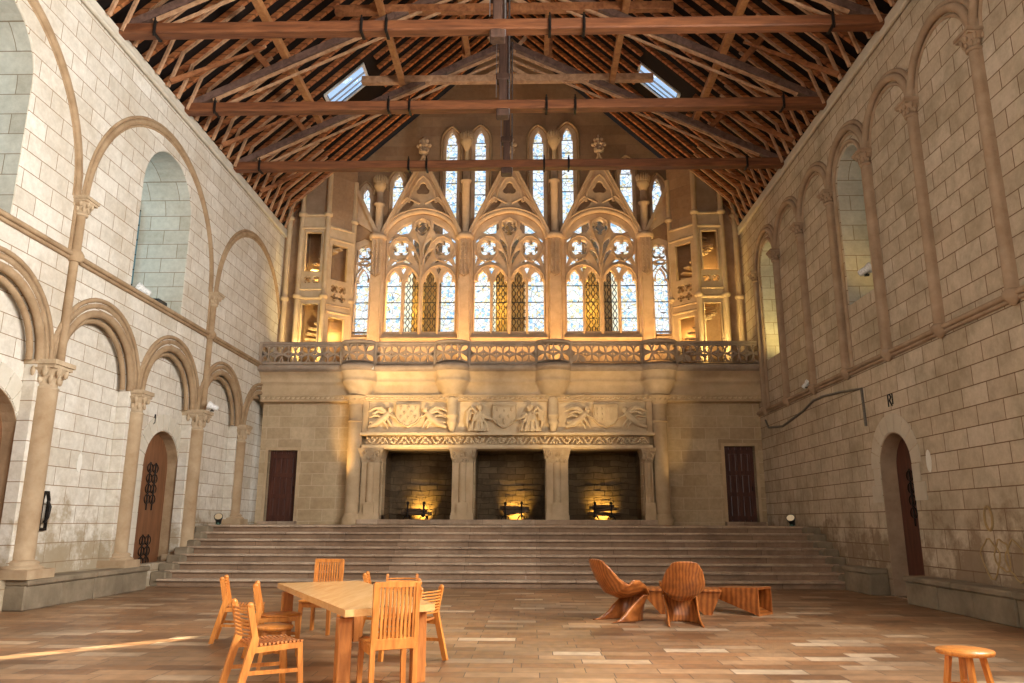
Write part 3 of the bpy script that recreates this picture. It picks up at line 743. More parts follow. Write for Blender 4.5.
# hood panels
b = MB(); b.box(-4.78, 4.62, -.30, .1, 4.42, 5.52); b.box(-4.8, 4.64, -.40, .1, 4.42, 4.49); b.build('hood_wall', M['relief'], FP)
for x0, x1 in ((-5.0, -4.72), (4.56, 4.84)):
    b = MB(); b.box(x0 + .04, x1 - .04, -.38, .1, 4.42, 5.55); b.build('hood_pilaster', M['pier'], FP)
def organic(name, parts, mat, parent, voxel=.022, smooth=2):
    b = MB()
    for kind, *a in parts:
        if kind == 'ball': b.ball(*a)
        elif kind == 'tube': b.tube(*a)
    o = b.build(name, mat, parent)
    m = o.modifiers.new('r', 'REMESH'); m.mode = 'VOXEL'; m.voxel_size = voxel; m.use_smooth_shade = True
    m = o.modifiers.new('s', 'SMOOTH'); m.factor = .5; m.iterations = smooth
    applied(o); o.data.materials.clear(); o.data.materials.append(mat)
    return o
def shield(cx, z0, z1, hw, pattern, y=-.44):
    cz = z1; h = z1 - z0
    out = [(cx - hw, z1), (cx - hw, z0 + h * .38), (cx - hw * .75, z0 + h * .2), (cx, z0), (cx + hw * .75, z0 + h * .2), (cx + hw, z0 + h * .38), (cx + hw, z1)]
    b = MB(); b.mesh(plate(out, [], .20, .02), XZ(-.34)); sh = b.build('coat_of_arms', M['relief'], FP)
    b = MB()
    b.tube([(x, -.475, z) for x, z in [(cx + (x - cx) * .92, z0 + h * .5 + (z - z0 - h * .5) * .92) for x, z in out]], .018, 5, closed=True)
    if pattern == 'lily':
        spots = [(i, j) for j in range(4) for i in range(3 if j % 2 == 0 else 2)]
        for i, j in spots:
            n_ = 3 if j % 2 == 0 else 2; x = cx + (i - (n_ - 1) / 2) * hw * .58; z = z1 - .13 - j * h * .21
            if j == 3 and abs(x - cx) > hw * .5: continue
            if j==2 and abs(x-cx)>hw*.55: z += .02
            b.ball((x, -.48, z + .01), .032, .6, .6, 1.9, 6); b.ball((x - .035, -.48, z + .015), .022, .8, .6, 1.3, 6); b.ball((x + .035, -.48, z + .015), .022, .8, .6, 1.3, 6); b.ball((x, -.48, z - .055), .02, 1.2, .6, .8, 6)
    elif pattern == 'quarter':
        for i in range(3):
            b.ball((cx + (i - 1) * hw * .55, -.48, z1 - .2), .04, .8, .6, 1.6, 6)
        for i in range(2): b.ball((cx + (i - .5) * hw * .7, -.48, z1 - .42), .045, .8, .6, 1.7, 6)
        b.ball((cx, -.48, z0 + h * .28), .06, .9, .6, 2.0, 6); b.tube(arc3(cx, z0 + h * .35, hw * .62, PI, 2 * PI, -.48), .02, 5)
        b.tube([(cx - hw * .8, -.48, z1 - .09), (cx + hw * .8, -.48, z1 - .09)], .018, 5)
    else:
        b.box(cx - .02, cx + .02, -.50, -.46, z0 + .1, z1 - .05); b.box(cx + hw * .32, cx + hw * .5, -.495, -.46, z0 + h * .3, z1 - .08); b.box(cx + .05, cx + hw * .85, -.495, -.46, z1 - .12, z1 - .07)
        for i, z in enumerate((z1 - .18, z1 - .36, z1 - .54)):
            for xo in (-.72, -.32): b.ball((cx + hw * xo, -.48, z), .034, .8, .6, 1.7, 6)
    b.build('charges', M['relief'], sh)
def arc3(cx, cz, r, a0, a1, y, n=10): return [(cx + r * math.cos(a0 + (a1 - a0) * i / n), y, cz + r * math.sin(a0 + (a1 - a0) * i / n)) for i in range(n + 1)]
shield(-3.42, 4.60, 5.40, .42, 'lily'); shield(-.16, 4.58, 5.40, .42, 'quarter'); shield(3.24, 4.58, 5.40, .42, 'parted')
Y0 = -.44
def flying_angel(sx, s, name='flying_angel'):
    """horizontal angel reaching towards a shield; s = +1 when the shield is on its right"""
    P = lambda x, z, y=Y0: (sx + s * x, y, z)
    parts = [('tube', [P(-.62, 4.62), P(-.38, 4.72), P(-.15, 4.88), P(.02, 5.06), P(.08, 5.16)], [.05, .10, .12, .10, .05], 8),
             ('tube', [P(-.60, 4.78), P(-.35, 4.80), P(-.1, 4.9)], [.03, .07, .09], 8),
             ('ball', P(.12, 5.20), .085, 1, .9, 1.15, 10), ('ball', P(.10, 5.25), .08, 1.1, 1, .7, 8),
             ('tube', [P(.06, 5.06), P(.2, 4.98), P(.33, 4.92)], [.05, .04, .03], 6),
             ('tube', [P(-.02, 5.12), P(-.20, 5.28), P(-.42, 5.26), P(-.66, 5.14)], [.05, .075, .06, .02], 6),
             ('tube', [P(-.05, 5.08), P(-.28, 5.16), P(-.52, 5.06)], [.05, .06, .02], 6),
             ('tube', [P(-.2, 4.98), P(-.40, 5.02), P(-.62, 4.93)], [.04, .05, .02], 6),
             ('tube', [P(.0, 4.9), P(.12, 4.75), P(.2, 4.6)], [.06, .055, .02], 6),
             ('tube', [P(-.1, 4.8), P(.0, 4.68), P(.04, 4.56)], [.05, .045, .02], 6)]
    return organic(name, parts, M['relief'], FP, .018, 1)
def standing_angel(sx, s, name='standing_angel'):
    P = lambda x, z, y=Y0: (sx + s * x, y, z)
    parts = [('tube', [P(-.04, 4.47), P(-.03, 4.62), P(0, 4.82), P(.02, 5.0), P(.03, 5.12)], [.23, .20, .15, .15, .08], 12),
             ('ball', P(.05, 5.26, Y0 - .06), .095, 1, .95, 1.2, 10), ('ball', P(.03, 5.30, Y0 - .02), .115, 1.1, 1, .85, 8),
             ('tube', [P(.14, 5.06, Y0 - .06), P(.26, 4.93, Y0 - .1), P(.46, 4.86, Y0 - .1)], [.07, .06, .04], 6),
             ('tube', [P(-.10, 5.05, Y0 - .06), P(-.17, 4.88, Y0 - .13), P(.08, 4.80, Y0 - .16), P(.3, 4.78, Y0 - .1)], [.065, .06, .05, .035], 6),
             ('tube', [P(-.08, 5.12), P(-.24, 5.30), P(-.36, 5.12), P(-.40, 4.80), P(-.34, 4.55)], [.06, .085, .09, .07, .02], 6),
             ('tube', [P(-.14, 5.08), P(-.28, 5.10), P(-.30, 4.85)], [.05, .06, .03], 6)]
    for k in range(7):
        a = -.26 + k * .085; parts.append(('tube', [P(a * .5, 4.98, Y0 - .12), P(a * .9 + .03 * (-1) ** k, 4.72, Y0 - .20), P(a * 1.25, 4.45, Y0 - .24)], [.022, .036, .05], 6))
    return organic(name, parts, M['relief'], FP, .018, 1)
flying_angel(-4.12, 1); flying_angel(-2.72, -1); flying_angel(2.52, 1); flying_angel(3.98, -1)
standing_angel(-1.02, 1); standing_angel(.72, -1)
# hanging colonnettes with canopied bases
for xc in (-1.92, 1.48):
    b = MB(); b.lathe([(.04, 4.42), (.10, 4.5), (.12, 4.62), (.16, 4.72), (.19, 4.78), (.15, 4.85), (.17, 4.95), (.20, 5.0), (.20, 5.04), (.18, 5.06), (.18, 5.6)], xc, -.40, 14, rmod=lambda k, z: 1 + (.12 * math.cos(k * PI) if z < 4.99 else 0))
    b.build('hanging_colonnette', M['relief'], FP)
# flanking tall round columns
for xc, l in ((-5.20, 'left'), (5.05, 'right')):
    root = empty('chimney_column', (xc, -.3, ZP), 0, 'tall plain round column on the %s flank of the fireplace' % l, 'column')
    b = MB(); b.tube([(xc, -.3, ZP + .3), (xc, -.3, 5.42)], .235, 20); b.lathe([(.24, 4.78), (.27, 4.8), (.27, 4.85), (.24, 4.87)], xc, -.3, 16); b.build('shaft', M['pier'], root)
    b = MB(); b.lathe([(.34, ZP), (.34, ZP + .18), (.29, ZP + .24), (.31, ZP + .3), (.24, ZP + .36)], xc, -.3, 8); b.build('base', M['pier'], root)
    b = MB(); b.lathe([(.24, 5.40), (.28, 5.45), (.30, 5.5), (.38, 5.58), (.44, 5.66)], xc, -.3, 16)
    for k in range(12):
        a = 2 * PI * k / 12; b.ball((xc + .33 * math.cos(a), -.3 + .33 * math.sin(a), 5.54), .045, 1, 1, 1.2, 6)
    b.build('capital', M['pier'], root)
# carved cornice across the wall + flaring coving
BULGE = [(-5.1, 1.15), (-1.92, 1.15), (1.49, 1.15), (5.04, 1.15)]
def fy(x, base_, amt=.34, ws=1.0):
    y = base_
    for c, w_ in BULGE:
        d = abs(x - c)
        if d < w_ * ws / 2: y -= amt * math.sqrt(max(0, 1 - (d / (w_ * ws / 2)) ** 2)) * .92
    return y
xs = []
x = -8.5
while x <= 8.5001:
    xs.append(x); x += .1 if all(abs(x - c) > .75 for c, _ in BULGE) else .03
xs.append(8.5)
def strip(name, prof, mat, parent=None, back=.2):
    """prof: list of (base y offset, bulge amount, z)"""
    b = MB(); vs = []; m = len(prof)
    for x in xs:
        for p_ in prof: vs.append((x, fy(x, p_[0], p_[1], p_[3] if len(p_) > 3 else 1.0), p_[2]))
    fs = [(i * m + k, (i + 1) * m + k, (i + 1) * m + k + 1, i * m + k + 1) for i in range(len(xs) - 1) for k in range(m - 1)]
    b.add(vs, fs, True)
    # closed back and top
    t = [(x, back, prof[-1][2]) for x in xs]; tp = [(x, fy(x, prof[-1][0], prof[-1][1]), prof[-1][2]) for x in xs]; n = len(xs)
    b.add(tp + t, [(i, i + 1, n + i + 1, n + i) for i in range(n - 1)])
    lo = [(x, fy(x, prof[0][0], prof[0][1]), prof[0][2]) for x in xs]; lb = [(x, back, prof[0][2]) for x in xs]
    b.add(lo + lb, [(i + 1, i, n + i, n + i + 1) for i in range(n - 1)])
    return b.build(name, mat, parent)
COR = empty('chimney_cornice', (0, 0, 5.5), 0, 'long flaring stone cornice with carved leaf band carrying the gallery', 'cornice')
strip('leaf_band', [(-.34, .06, 5.50), (-.38, .08, 5.53), (-.36, .10, 5.56), (-.38, .10, 5.64), (-.45, .14, 5.67), (-.45, .14, 5.70)], M['pier'], COR)
strip('coving', [(-.36, .26, 5.68, .62), (-.40, .30, 5.71, .64), (-.37, .34, 5.76, .68), (-.37, .42, 5.90, .78), (-.38, .50, 6.02, .88), (-.40, .54, 6.10, .95), (-.47, .50, 6.13, 1.0), (-.48, .50, 6.18, 1.0), (-.46, .50, 6.21, 1.0), (-.50, .46, 6.30, 1.0), (-.62, .42, 6.42, 1.0), (-.70, .38, 6.47, 1.0)], M['pier'], COR)
b = MB(); rr = random.Random(9); x = -8.4
while x < 8.45:
    b.ball((x, fy(x, -.41, .10), 5.60), .04, 1.4, .8, .8, 6); b.ball((x + .05, fy(x + .05, -.41, .1), 5.625), .025, 1, 1, 1, 6); x += .17
b.build('leaf_carving', M['relief'], COR)
strip('gallery_slab', [(-.70, .36, 6.47), (-.86, .38, 6.52), (-.90, .40, 6.60), (-.86, .38, 6.66), (-.84, .38, 6.68)], M['balc'], COR, 1.5)
# balustrade
BAL = empty('gallery_balustrade', (0, -.8, 6.68), 0, 'flamboyant openwork stone balustrade of the gallery over the fireplace', 'balustrade')
def bal_section(x0, x1, curved):
    W = x1 - x0; n = max(1, round(W / .46)); pw = W / n; z0, z1 = 6.76, 7.36
    holes = []
    for i in range(n):
        c = x0 + pw * (i + .5); zc = (z0 + z1) / 2; hx, hz = pw / 2 - .018, (z1 - z0) / 2 - .02
        for sx in (-1, 1):
            for sz in (-1, 1):
                holes.append(tear((c + sx * .018, zc + sz * .022), (c + sx * (hx - .010), zc + sz * (hz - .012)), .078, 0, 6))
        holes.append([(c - .035, z1 - .03), (c, zc + .15), (c + .035, z1 - .03)]); holes.append([(c - .035, z0 + .03), (c + .035, z0 + .03), (c, zc - .15)])
        holes.append([(c - hx + .0, zc + .04), (c - hx + .0, zc - .04), (c - .13, zc)]); holes.append([(c + hx, zc - .04), (c + hx, zc + .04), (c + .13, zc)])
    # outline subdivided so that it can follow the bulge
    k = max(2, n * 3); low = [(x0 + W * i / k, z0 - .05) for i in range(k + 1)]; top = [(x1 - W * i / k, z1 + .03) for i in range(k + 1)]
    me = plate(low + top, holes, .085, .012)
    b = MB(); b.mesh(me, XZ(0))
    b.v = [(x, fy(x, -.74, .36) + y, z) for x, y, z in b.v]
    b.build('panel', M['balc'], BAL)
edges = [-8.45]
for c, w_ in BULGE: edges += [c - w_ / 2, c + w_ / 2]
edges.append(8.45)
for i in range(len(edges) - 1):
    x0, x1 = edges[i], edges[i + 1]
    if i % 2 == 0:
        parts = max(1, round((x1 - x0) / 2.7))
        for k in range(parts): bal_section(x0 + (x1 - x0) * k / parts + .03, x0 + (x1 - x0) * (k + 1) / parts - .03, False)
    else: bal_section(x0 + .03, x1 - .03, True)
strip_prof = [(-.66, .36, 7.38), (-.80, .38, 7.39), (-.84, .40, 7.43), (-.82, .39, 7.48), (-.66, .36, 7.49)]
o = strip('hand_rail', strip_prof, M['balc'], BAL, -.64)
for x in edges:
    b = MB(); b.box(x - .05, x + .05, fy(x, -.84, .3), fy(x, -.66, .3), 6.66, 7.44); b.build('post', M['balc'], BAL)
o = strip('gallery_floor', [(-.60, .30, 6.60), (-.60, .30, 6.66)], M['balc'], COR, 1.5)
b = MB(); b.box(-4.62, -4.54, -.99, -.93, 6.50, 6.6); tag(b.build('notice_plate', M['lampw']), 'tiny white square plate fixed below the gallery balustrade, left of centre', 'plate')

# ------------------------------------------------------------------ gable wall with windows (y = 1.5)
YW = 1.5
WC = [-3.42, -.07, 3.40]
lan = [(-2.35, .35, 16.75), (-1.22, .37, 16.82), (1.05, .36, 16.80), (2.20, .38, 16.92), (-4.42, .34, 14.95), (-5.66, .30, 14.45), (4.46, .37, 15.45), (5.64, .30, 14.70)]
def gz(x):
    d = min([abs(x - c) for c in WC]); z = 15.25 - 2.12 * d
    if x < -5.0: z = 12.15 + 2.12 * (-5.05 - x)
    if x > 5.0: z = 12.15 + 2.12 * (x - 5.05)
    return max(12.35, z - .02)
holes = []
for c in WC: holes.append(pointed_opening(c, 1.36, 8.28, 12.05, 13.08, 10))
for c, hw, za in lan:
    zs = za - .62; za_ = za
    pts = [(c - hw, gz(c - hw) - .0), (c + hw, gz(c + hw) - .0)] + pointed_arc(c, hw, zs, za_, 6)
    holes.append(pts)
side = []
for sx, e in ((-5.62, -1), (5.62, 1)):
    side.append([(sx - .34, 8.28), (sx + .34, 8.28), (sx + .34, 11.95), (sx, 12.1), (sx - .34, 11.95)])
holes += side
R_ = lambda x: 20.55 - .93 * abs(x)
outer = [(-10, 6.3), (10, 6.3), (10, R_(10) + .15), (0, R_(0) + .2), (-10, R_(10) + .15)]
w = MB(); w.mesh(plate(outer, holes, .6), XZ(YW + .3)); gw = w.build('wall_gable', M['gable']); tag(gw, kind='structure')
# pale stone around windows (a thin dressed facing)
b = MB()
b.box(-6.0, 6.0, YW - .05, YW, 6.7, 8.2)
for x0, x1 in ((-5.27, -4.79), (-2.05, -1.44), (1.30, 2.03), (4.77, 5.27)): b.box(x0, x1, YW - .05, YW, 8.2, 12.12)
b.build('dressed_facing', M['trac'], gw)
def tracery_holes(c):
    H = []
    for s in (-1, 1):
        H.append(trefoil_light(c + s * 1.0, .30, 8.42, 10.35, 10.80)); H.append(trefoil_light(c + s * .345, .265, 8.42, 10.35, 10.80))
        H.append([(c + s * .67, 10.66), (c + s * (.67 + .11), 10.90), (c + s * .67, 10.96), (c + s * (.67 - .11), 10.90)])
        H.append(quatrefoil(c + s * .80, 11.70, .33, PI / 4))
        H.append(tear((c + s * 1.22, 10.98), (c + s * .86, 11.27), .07, 0, 6)); H.append(tear((c + s * .40, 11.08), (c + s * .76, 11.28), .06, 0, 6))
        H.append([(c + s * 1.30, 11.05), (c + s * 1.30, 11.48), (c + s * 1.20, 11.34)])
        H.append([(c + s * 1.29, 11.90), (c + s * 1.26, 12.05), (c + s * 1.08, 12.17), (c + s * 1.16, 12.0)])
        # flowing mouchettes that fan out of the centre mullion
        H.append(tear((c + s * .10, 11.0), (c + s * .42, 11.66), .085, s * .07, 8))
        H.append(tear((c + s * .06, 11.35), (c + s * .36, 12.12), .10, s * .04, 8))
        
        H.append([(c + s * .42, 12.76), (c + s * .74, 12.60), (c + s * 1.04, 12.34), (c + s * .84, 12.27), (c + s * .52, 12.30), (c + s * .40, 12.52)])
    H.append(quatrefoil(c, 12.52, .30, 0))
    return H
def window_root(n, c): return empty('window_%d' % n, (c, YW, 8.28), kind='structure')
win_no = 0
for wi, c in enumerate(WC):
    win_no += 1; root = window_root(win_no, c)
    out = pointed_opening(c, 1.37, 8.28, 12.05, 13.10, 10)
    b = MB(); b.mesh(plate(out, tracery_holes(c), .20, .03), XZ(YW + .12)); b.build('tracery', M['trac'], root)
    b = MB()
    for x in (c, c - .68, c + .68): b.tube([(x, YW - .02, 8.3), (x, YW - .02, 10.5 if x != c else 11.0)], .038 if x != c else .055, 8)
    # curved ribs over the tracery
    for s in (-1, 1):
        b.tube([(c + s * 1.34 - s * t[0], YW - .0, t[1]) for t in ((0, 10.35), (.05, 10.62), (.22, 10.86), (.45, 10.98), (.67, 11.03), (.92, 10.95), (1.14, 10.76), (1.28, 10.5))], .038, 6)
        b.tube([(c, YW, 10.9), (c + s * .10, YW, 11.3), (c + s * .36, YW, 11.9), (c + s * .60, YW, 12.14), (c + s * .86, YW, 12.18), (c + s * 1.12, YW, 12.02), (c + s * 1.25, YW, 11.7), (c + s * 1.16, YW, 11.3), (c + s * .9, YW, 11.12), (c + s * .62, YW, 11.22), (c + s * .45, YW, 11.5)], .032, 6)
        b.tube([(c, YW, 11.1), (c + s * .06, YW, 11.8), (c + s * .22, YW, 12.2), (c + s * .33, YW, 12.5), (c + s * .28, YW, 12.78), (c, YW, 12.93)], .038, 6)
    b.build('mullions', M['trac'], root)
    b = MB(); b.box(c - .62, c - .04, YW + .22, YW + .235, 8.3, 10.85); b.box(c + .04, c + .62, YW + .22, YW + .235, 8.3, 10.85); b.build('lattice_pane', M['glass_lat'], root)
    b = MB(); b.mesh(plate(pointed_opening(c, 1.36, 8.3, 12.05, 13.08, 10), [[(c - .62, 8.31), (c + .62, 8.31), (c + .62, 10.84), (c - .62, 10.84)]], .012), XZ(YW + .23)); b.build('clear_pane', M['glass'], root)
    b = MB()
    for z in (8.95, 9.58, 10.22):
        for s in (-1, 1): b.box(c + min(s * .70, s * 1.30), c + max(s * .70, s * 1.30), YW + .17, YW + .20, z - .015, z + .015)
        b.box(c - .62, c + .62, YW + .17, YW + .20, z - .012, z + .012)
    b.build('glazing_bars', M['iron'], root)
    # main arch mouldings and sill
    b = MB(); arcpts = pointed_arc(c, 1.42, 12.02, 13.16, 12)
    b.tube([(x, YW - .10, z) for x, z in arcpts], .10, 8); b.tube([(c + (x - c) * 1.06, YW - .17, z + .10) for x, z in arcpts], .05, 6)
    b.build('arch_moulding', M['trac'], root)
    b = MB(); b.add([(c - 1.42, YW - .22, 8.12), (c + 1.42, YW - .22, 8.12), (c + 1.42, YW + .1, 8.40), (c - 1.42, YW + .1, 8.40), (c - 1.42, YW - .0, 8.06), (c + 1.42, YW, 8.06)], [(0, 1, 2, 3), (0, 4, 5, 1), (0, 3, 4), (1, 5, 2), (3, 2, 5, 4)]); b.build('window_sill', M['trac'], root)
# crocketed gablets (in front of the wall)
for wi, c in enumerate(WC):
    root = empty('crocketed_gablet', (c, YW - .2, 12.2), 0, ['left', 'middle', 'right'][wi] + ' steep stone gablet with finial over its traceried window', 'gablet', 'gablets over the great windows')
    b = MB()
    top = 15.25
    outl = [(c - 1.44, 12.28), (c - 1.30, 12.35)] + [(x, z) for x, z in reversed(pointed_arc(c, 1.34, 12.10, 13.16, 8))][1:-1] + [(c + 1.30, 12.35), (c + 1.44, 12.28), (c, top)]
    tp = []
    tp.append(quatrefoil(c, 14.05, .27, PI / 2, lobes=3)); 
    for s in (-1, 1): tp.append(tear((c + s * .95, 12.98), (c + s * .30, 13.62), .13, s * -.02, 7))
    b.mesh(plate(outl, tp, .10, .02), XZ(YW - .12)); b.build('tympanum', M['trac'], root)
    b = MB()
    for s in (-1, 1):
        b.bar((c + s * 1.52, YW - .20, 12.15), (c, YW - .20, top + .05), .20, .13, (0, 0, 1)); b.tube([(c + s * 1.50, YW - .30, 12.32), (c, YW - .30, top + .18)], .035, 6)
        b.tube([(c + s * .52, YW - .16, 13.5), (c + s * .46, YW - .16, 13.95), (c + s * .2, YW - .16, 14.45), (c, YW - .16, 14.62)], .055, 6)
        b.tube([(c + s * 1.1, YW - .16, 12.98), (c + s * .98, YW - .16, 13.35), (c + s * .60, YW - .16, 13.72), (c + s * .1, YW - .16, 13.45)], .055, 6)
    b.build('raking_moulding', M['trac'], root)
    b = MB(); b.tube([(c, YW - .22, top), (c, YW - .22, top + .45)], [.09, .05], 8); b.lathe([(.06, top + .25), (.20, top + .30), (.12, top + .38)], c, YW - .22, 10)
    rr = random.Random(wi)
    for lev, (zz, rad, n) in enumerate(((top + .42, .14, 5), (top + .60, .22, 6), (top + .80, .13, 5))):
        for k in range(n):
            a = 2 * PI * k / n + lev; b.ball((c + rad * math.cos(a), YW - .22 + rad * .6 * math.sin(a), zz + rr.uniform(-.02, .02)), .085, 1, 1, 1.0, 6)
    b.ball((c, YW - .22, top + .72), .12, 1, 1, 1.6, 8); b.tube([(c, YW - .22, top + .4), (c, YW - .22, top + 1.0)], .05, 6)
    b.build('finial', M['trac'], root)
# half gablets beside the turrets
for s, l in ((-1, 'left'), (1, 'right')):
    root = empty('half_gablet', (s * 5.6, YW - .2, 12.2), 0, 'raking half gablet cut off by the %s stair turret' % l, 'gablet')
    b = MB(); x0 = s * 5.08; x1 = s * 5.98
    b.bar((x0, YW - .20, 12.15), (x1, YW - .20, 12.15 + 2.12 * .9), .2, .13, (0, 0, 1)); b.build('raking_moulding', M['trac'], root)
    b = MB(); pts = pointed_arc(s * 6.47, 1.42, 12.02, 13.2, 12); pts = [p for p in pts if abs(p[0]) < 6.0 and p[1] < 12.9]; b.tube([(x, YW - .10, z) for x, z in pts], .085, 8)
    tri = [(x0 + s * .08, 12.2)] + [(s * 5.98, 12.75), (s * 5.98, 13.95)]
    b.mesh(plate(tri, [], .08), XZ(YW - .1)); b.build('tympanum', M['trac'], root)
# side half windows and lancet windows
for s in (-1, 1):
    win_no += 1; c = s * 5.62; root = window_root(win_no, c)
    out = [(c - .34, 8.28), (c + .34, 8.28), (c + .34, 11.95), (c, 12.1), (c - .34, 11.95)]
    H = [trefoil_light(c, .28, 8.42, 10.35, 10.85), quatrefoil(c, 11.55, .27, PI / 4), [(c - .28, 10.75), (c - .1, 10.98), (c - .28, 11.1)], [(c + .28, 10.75), (c + .28, 11.1), (c + .1, 10.98)], tear((c - .2, 11.12), (c + .2, 11.15), .06)]
    b = MB(); b.mesh(plate(out, H, .2, .03), XZ(YW + .12)); b.build('tracery', M['trac'], root)
    b = MB(); b.box(c - .33, c + .33, YW + .22, YW + .235, 8.3, 12.0); b.build('clear_pane', M['glass'], root)
    b = MB()
    for z in (8.95, 9.58, 10.22): b.box(c - .3, c + .3, YW + .17, YW + .20, z - .015, z + .015)
    b.build('glazing_bars', M['iron'], root)
for c, hw, za in lan:
    win_no += 1; root = empty('window_%d' % win_no, (c, YW, 13), kind='structure')
    zs = za - .62
    shp = [(c - hw, gz(c - hw)), (c + hw, gz(c + hw))] + pointed_arc(c, hw, zs, za, 6)
    H = []
    zb = max(gz(c - hw), gz(c + hw)) + .05
    inner = [(c - hw * .62, gz(c - hw * .62) + .04), (c + hw * .62, gz(c + hw * .62) + .04), (c + hw * .62, zs - .1), (c + hw * .45, zs + .02), (c + hw * .50, zs + .14), (c + hw * .2, za - .24), (c, za - .16), (c - hw * .2, za - .24), (c - hw * .5, zs + .14), (c - hw * .45, zs + .02), (c - hw * .62, zs - .1)]
    b = MB(); b.mesh(plate(shp, [inner], .14, .02), XZ(YW + .12)); b.build('tracery', M['trac'], root)
    b = MB(); b.mesh(plate(shp, [], .012), XZ(YW + .23)); b.build('clear_pane', M['glass'], root)
    b = MB(); b.tube([(x, YW - .04, z) for x, z in [(c + hw + .05, zb + .2)] + [(c + (x - c) * 1.14, z + .03) for x, z in pointed_arc(c, hw, zs, za, 8)] + [(c - hw - .05, zb + .2)]], .05, 6); b.build('hood_moulding', M['mould'], root)
    b = MB(); z = zs - .05
    while z > zb + .3: b.box(c - hw * .6, c + hw * .6, YW + .16, YW + .19, z - .014, z + .014); z -= .55
    b.build('glazing_bars', M['iron'], root)
# piers between the great windows with canopied tops, shafts and pinnacles
for i, xc in enumerate((-5.08, -1.745, 1.665, 5.08)):
    d = ['at the left end', 'left of centre', 'right of centre', 'at the right end'][i]
    root = empty('window_pier', (xc, YW, 6.7), 0, 'canopied stone pier between the great windows, ' + d, 'pier', 'piers between the great windows')
    b = MB(); b.add([(xc - .27, YW, 6.7), (xc - .20, YW - .28, 6.7), (xc + .20, YW - .28, 6.7), (xc + .27, YW, 6.7), (xc - .27, YW, 12.1), (xc - .20, YW - .28, 12.1), (xc + .20, YW - .28, 12.1), (xc + .27, YW, 12.1)], [(0, 1, 5, 4), (1, 2, 6, 5), (2, 3, 7, 6), (4, 5, 6, 7)]); b.tube([(xc - .2, YW - .27, 6.8), (xc - .2, YW - .27, 10.4)], .035, 6); b.tube([(xc + .2, YW - .27, 6.8), (xc + .2, YW - .27, 10.4)], .035, 6); b.build('shaft', M['trac'], root)
    b = MB() # carved canopy niche
    for sx in (-.14, 0, .14):
        b.tube([(xc + sx, YW - .33, 10.55), (xc + sx, YW - .33, 11.95)], .028, 6)
        for k in range(8): b.ball((xc + sx + .03, YW - .36, 10.7 + k * .155), .032, 1.3, 1, .8, 5)
    for k in range(3): b.tube([(xc - .2 + .2 * 0, YW - .33, 10.62 + .0), (xc, YW - .38, 10.45), (xc + .2, YW - .33, 10.62)], .03, 6)
    b.build('canopy', M['trac'], root)
    b = MB(); b.lathe([(.30, 11.98), (.34, 12.05), (.34, 12.12), (.26, 12.2), (.2, 12.24)], xc, YW - .15, 10); b.build('cap_moulding', M['trac'], root)
    ztop = 14.3 if i in (1, 2) else 13.35
    b = MB(); b.lathe([(.15, 12.2), (.15, ztop), (.22, ztop + .05), (.22, ztop + .12), (.14, ztop + .16), (.12, ztop + .7)], xc, YW - .12, 12); b.build('upper_shaft', M['trac'], root)
    b = MB(); zz = ztop + .75 if i not in (1, 2) else 15.95
    b.tube([(xc, YW - .1, ztop + .7), (xc, YW - .1, zz)], .08, 8); b.lathe([(.06, zz - .3), (.20, zz), (.25, zz + .1), (.22, zz + .22)], xc, YW - .12, 12)
    for k in range(9):
        a = PI + PI * k / 8; b.tube([(xc + .22 * math.cos(a), YW - .12 + .22 * math.sin(a), zz + .2), (xc + .26 * math.cos(a), YW - .12 + .26 * math.sin(a), zz + .38), (xc + .22 * math.cos(a), YW - .12 + .22 * math.sin(a), zz + .5)], [.05, .045, .012], 5)
    b.build('crown_pinnacle', M['pier'], root)
# outside chimney flues seen through the middle lights
for i, c in enumerate(WC):
    b = MB(); b.add([(c - .58, 3.3, 0.0), (c, 2.75, 0.0), (c + .58, 3.3, 0.0), (c + .4, 3.9, 0), (c - .4, 3.9, 0), (c - .58, 3.3, 14.4), (c, 2.75, 14.4), (c + .58, 3.3, 14.4), (c + .4, 3.9, 14.4), (c - .4, 3.9, 14.4)],
          [(0, 1, 6, 5), (1, 2, 7, 6), (2, 3, 8, 7), (3, 4, 9, 8), (4, 0, 5, 9), (5, 6, 7, 8, 9)])
    tag(b.build('chimney_flue', M['flue']), 'tall stone chimney flue seen through the ' + ['left', 'middle', 'right'][i] + ' great window', 'chimney', 'flues behind the great windows')
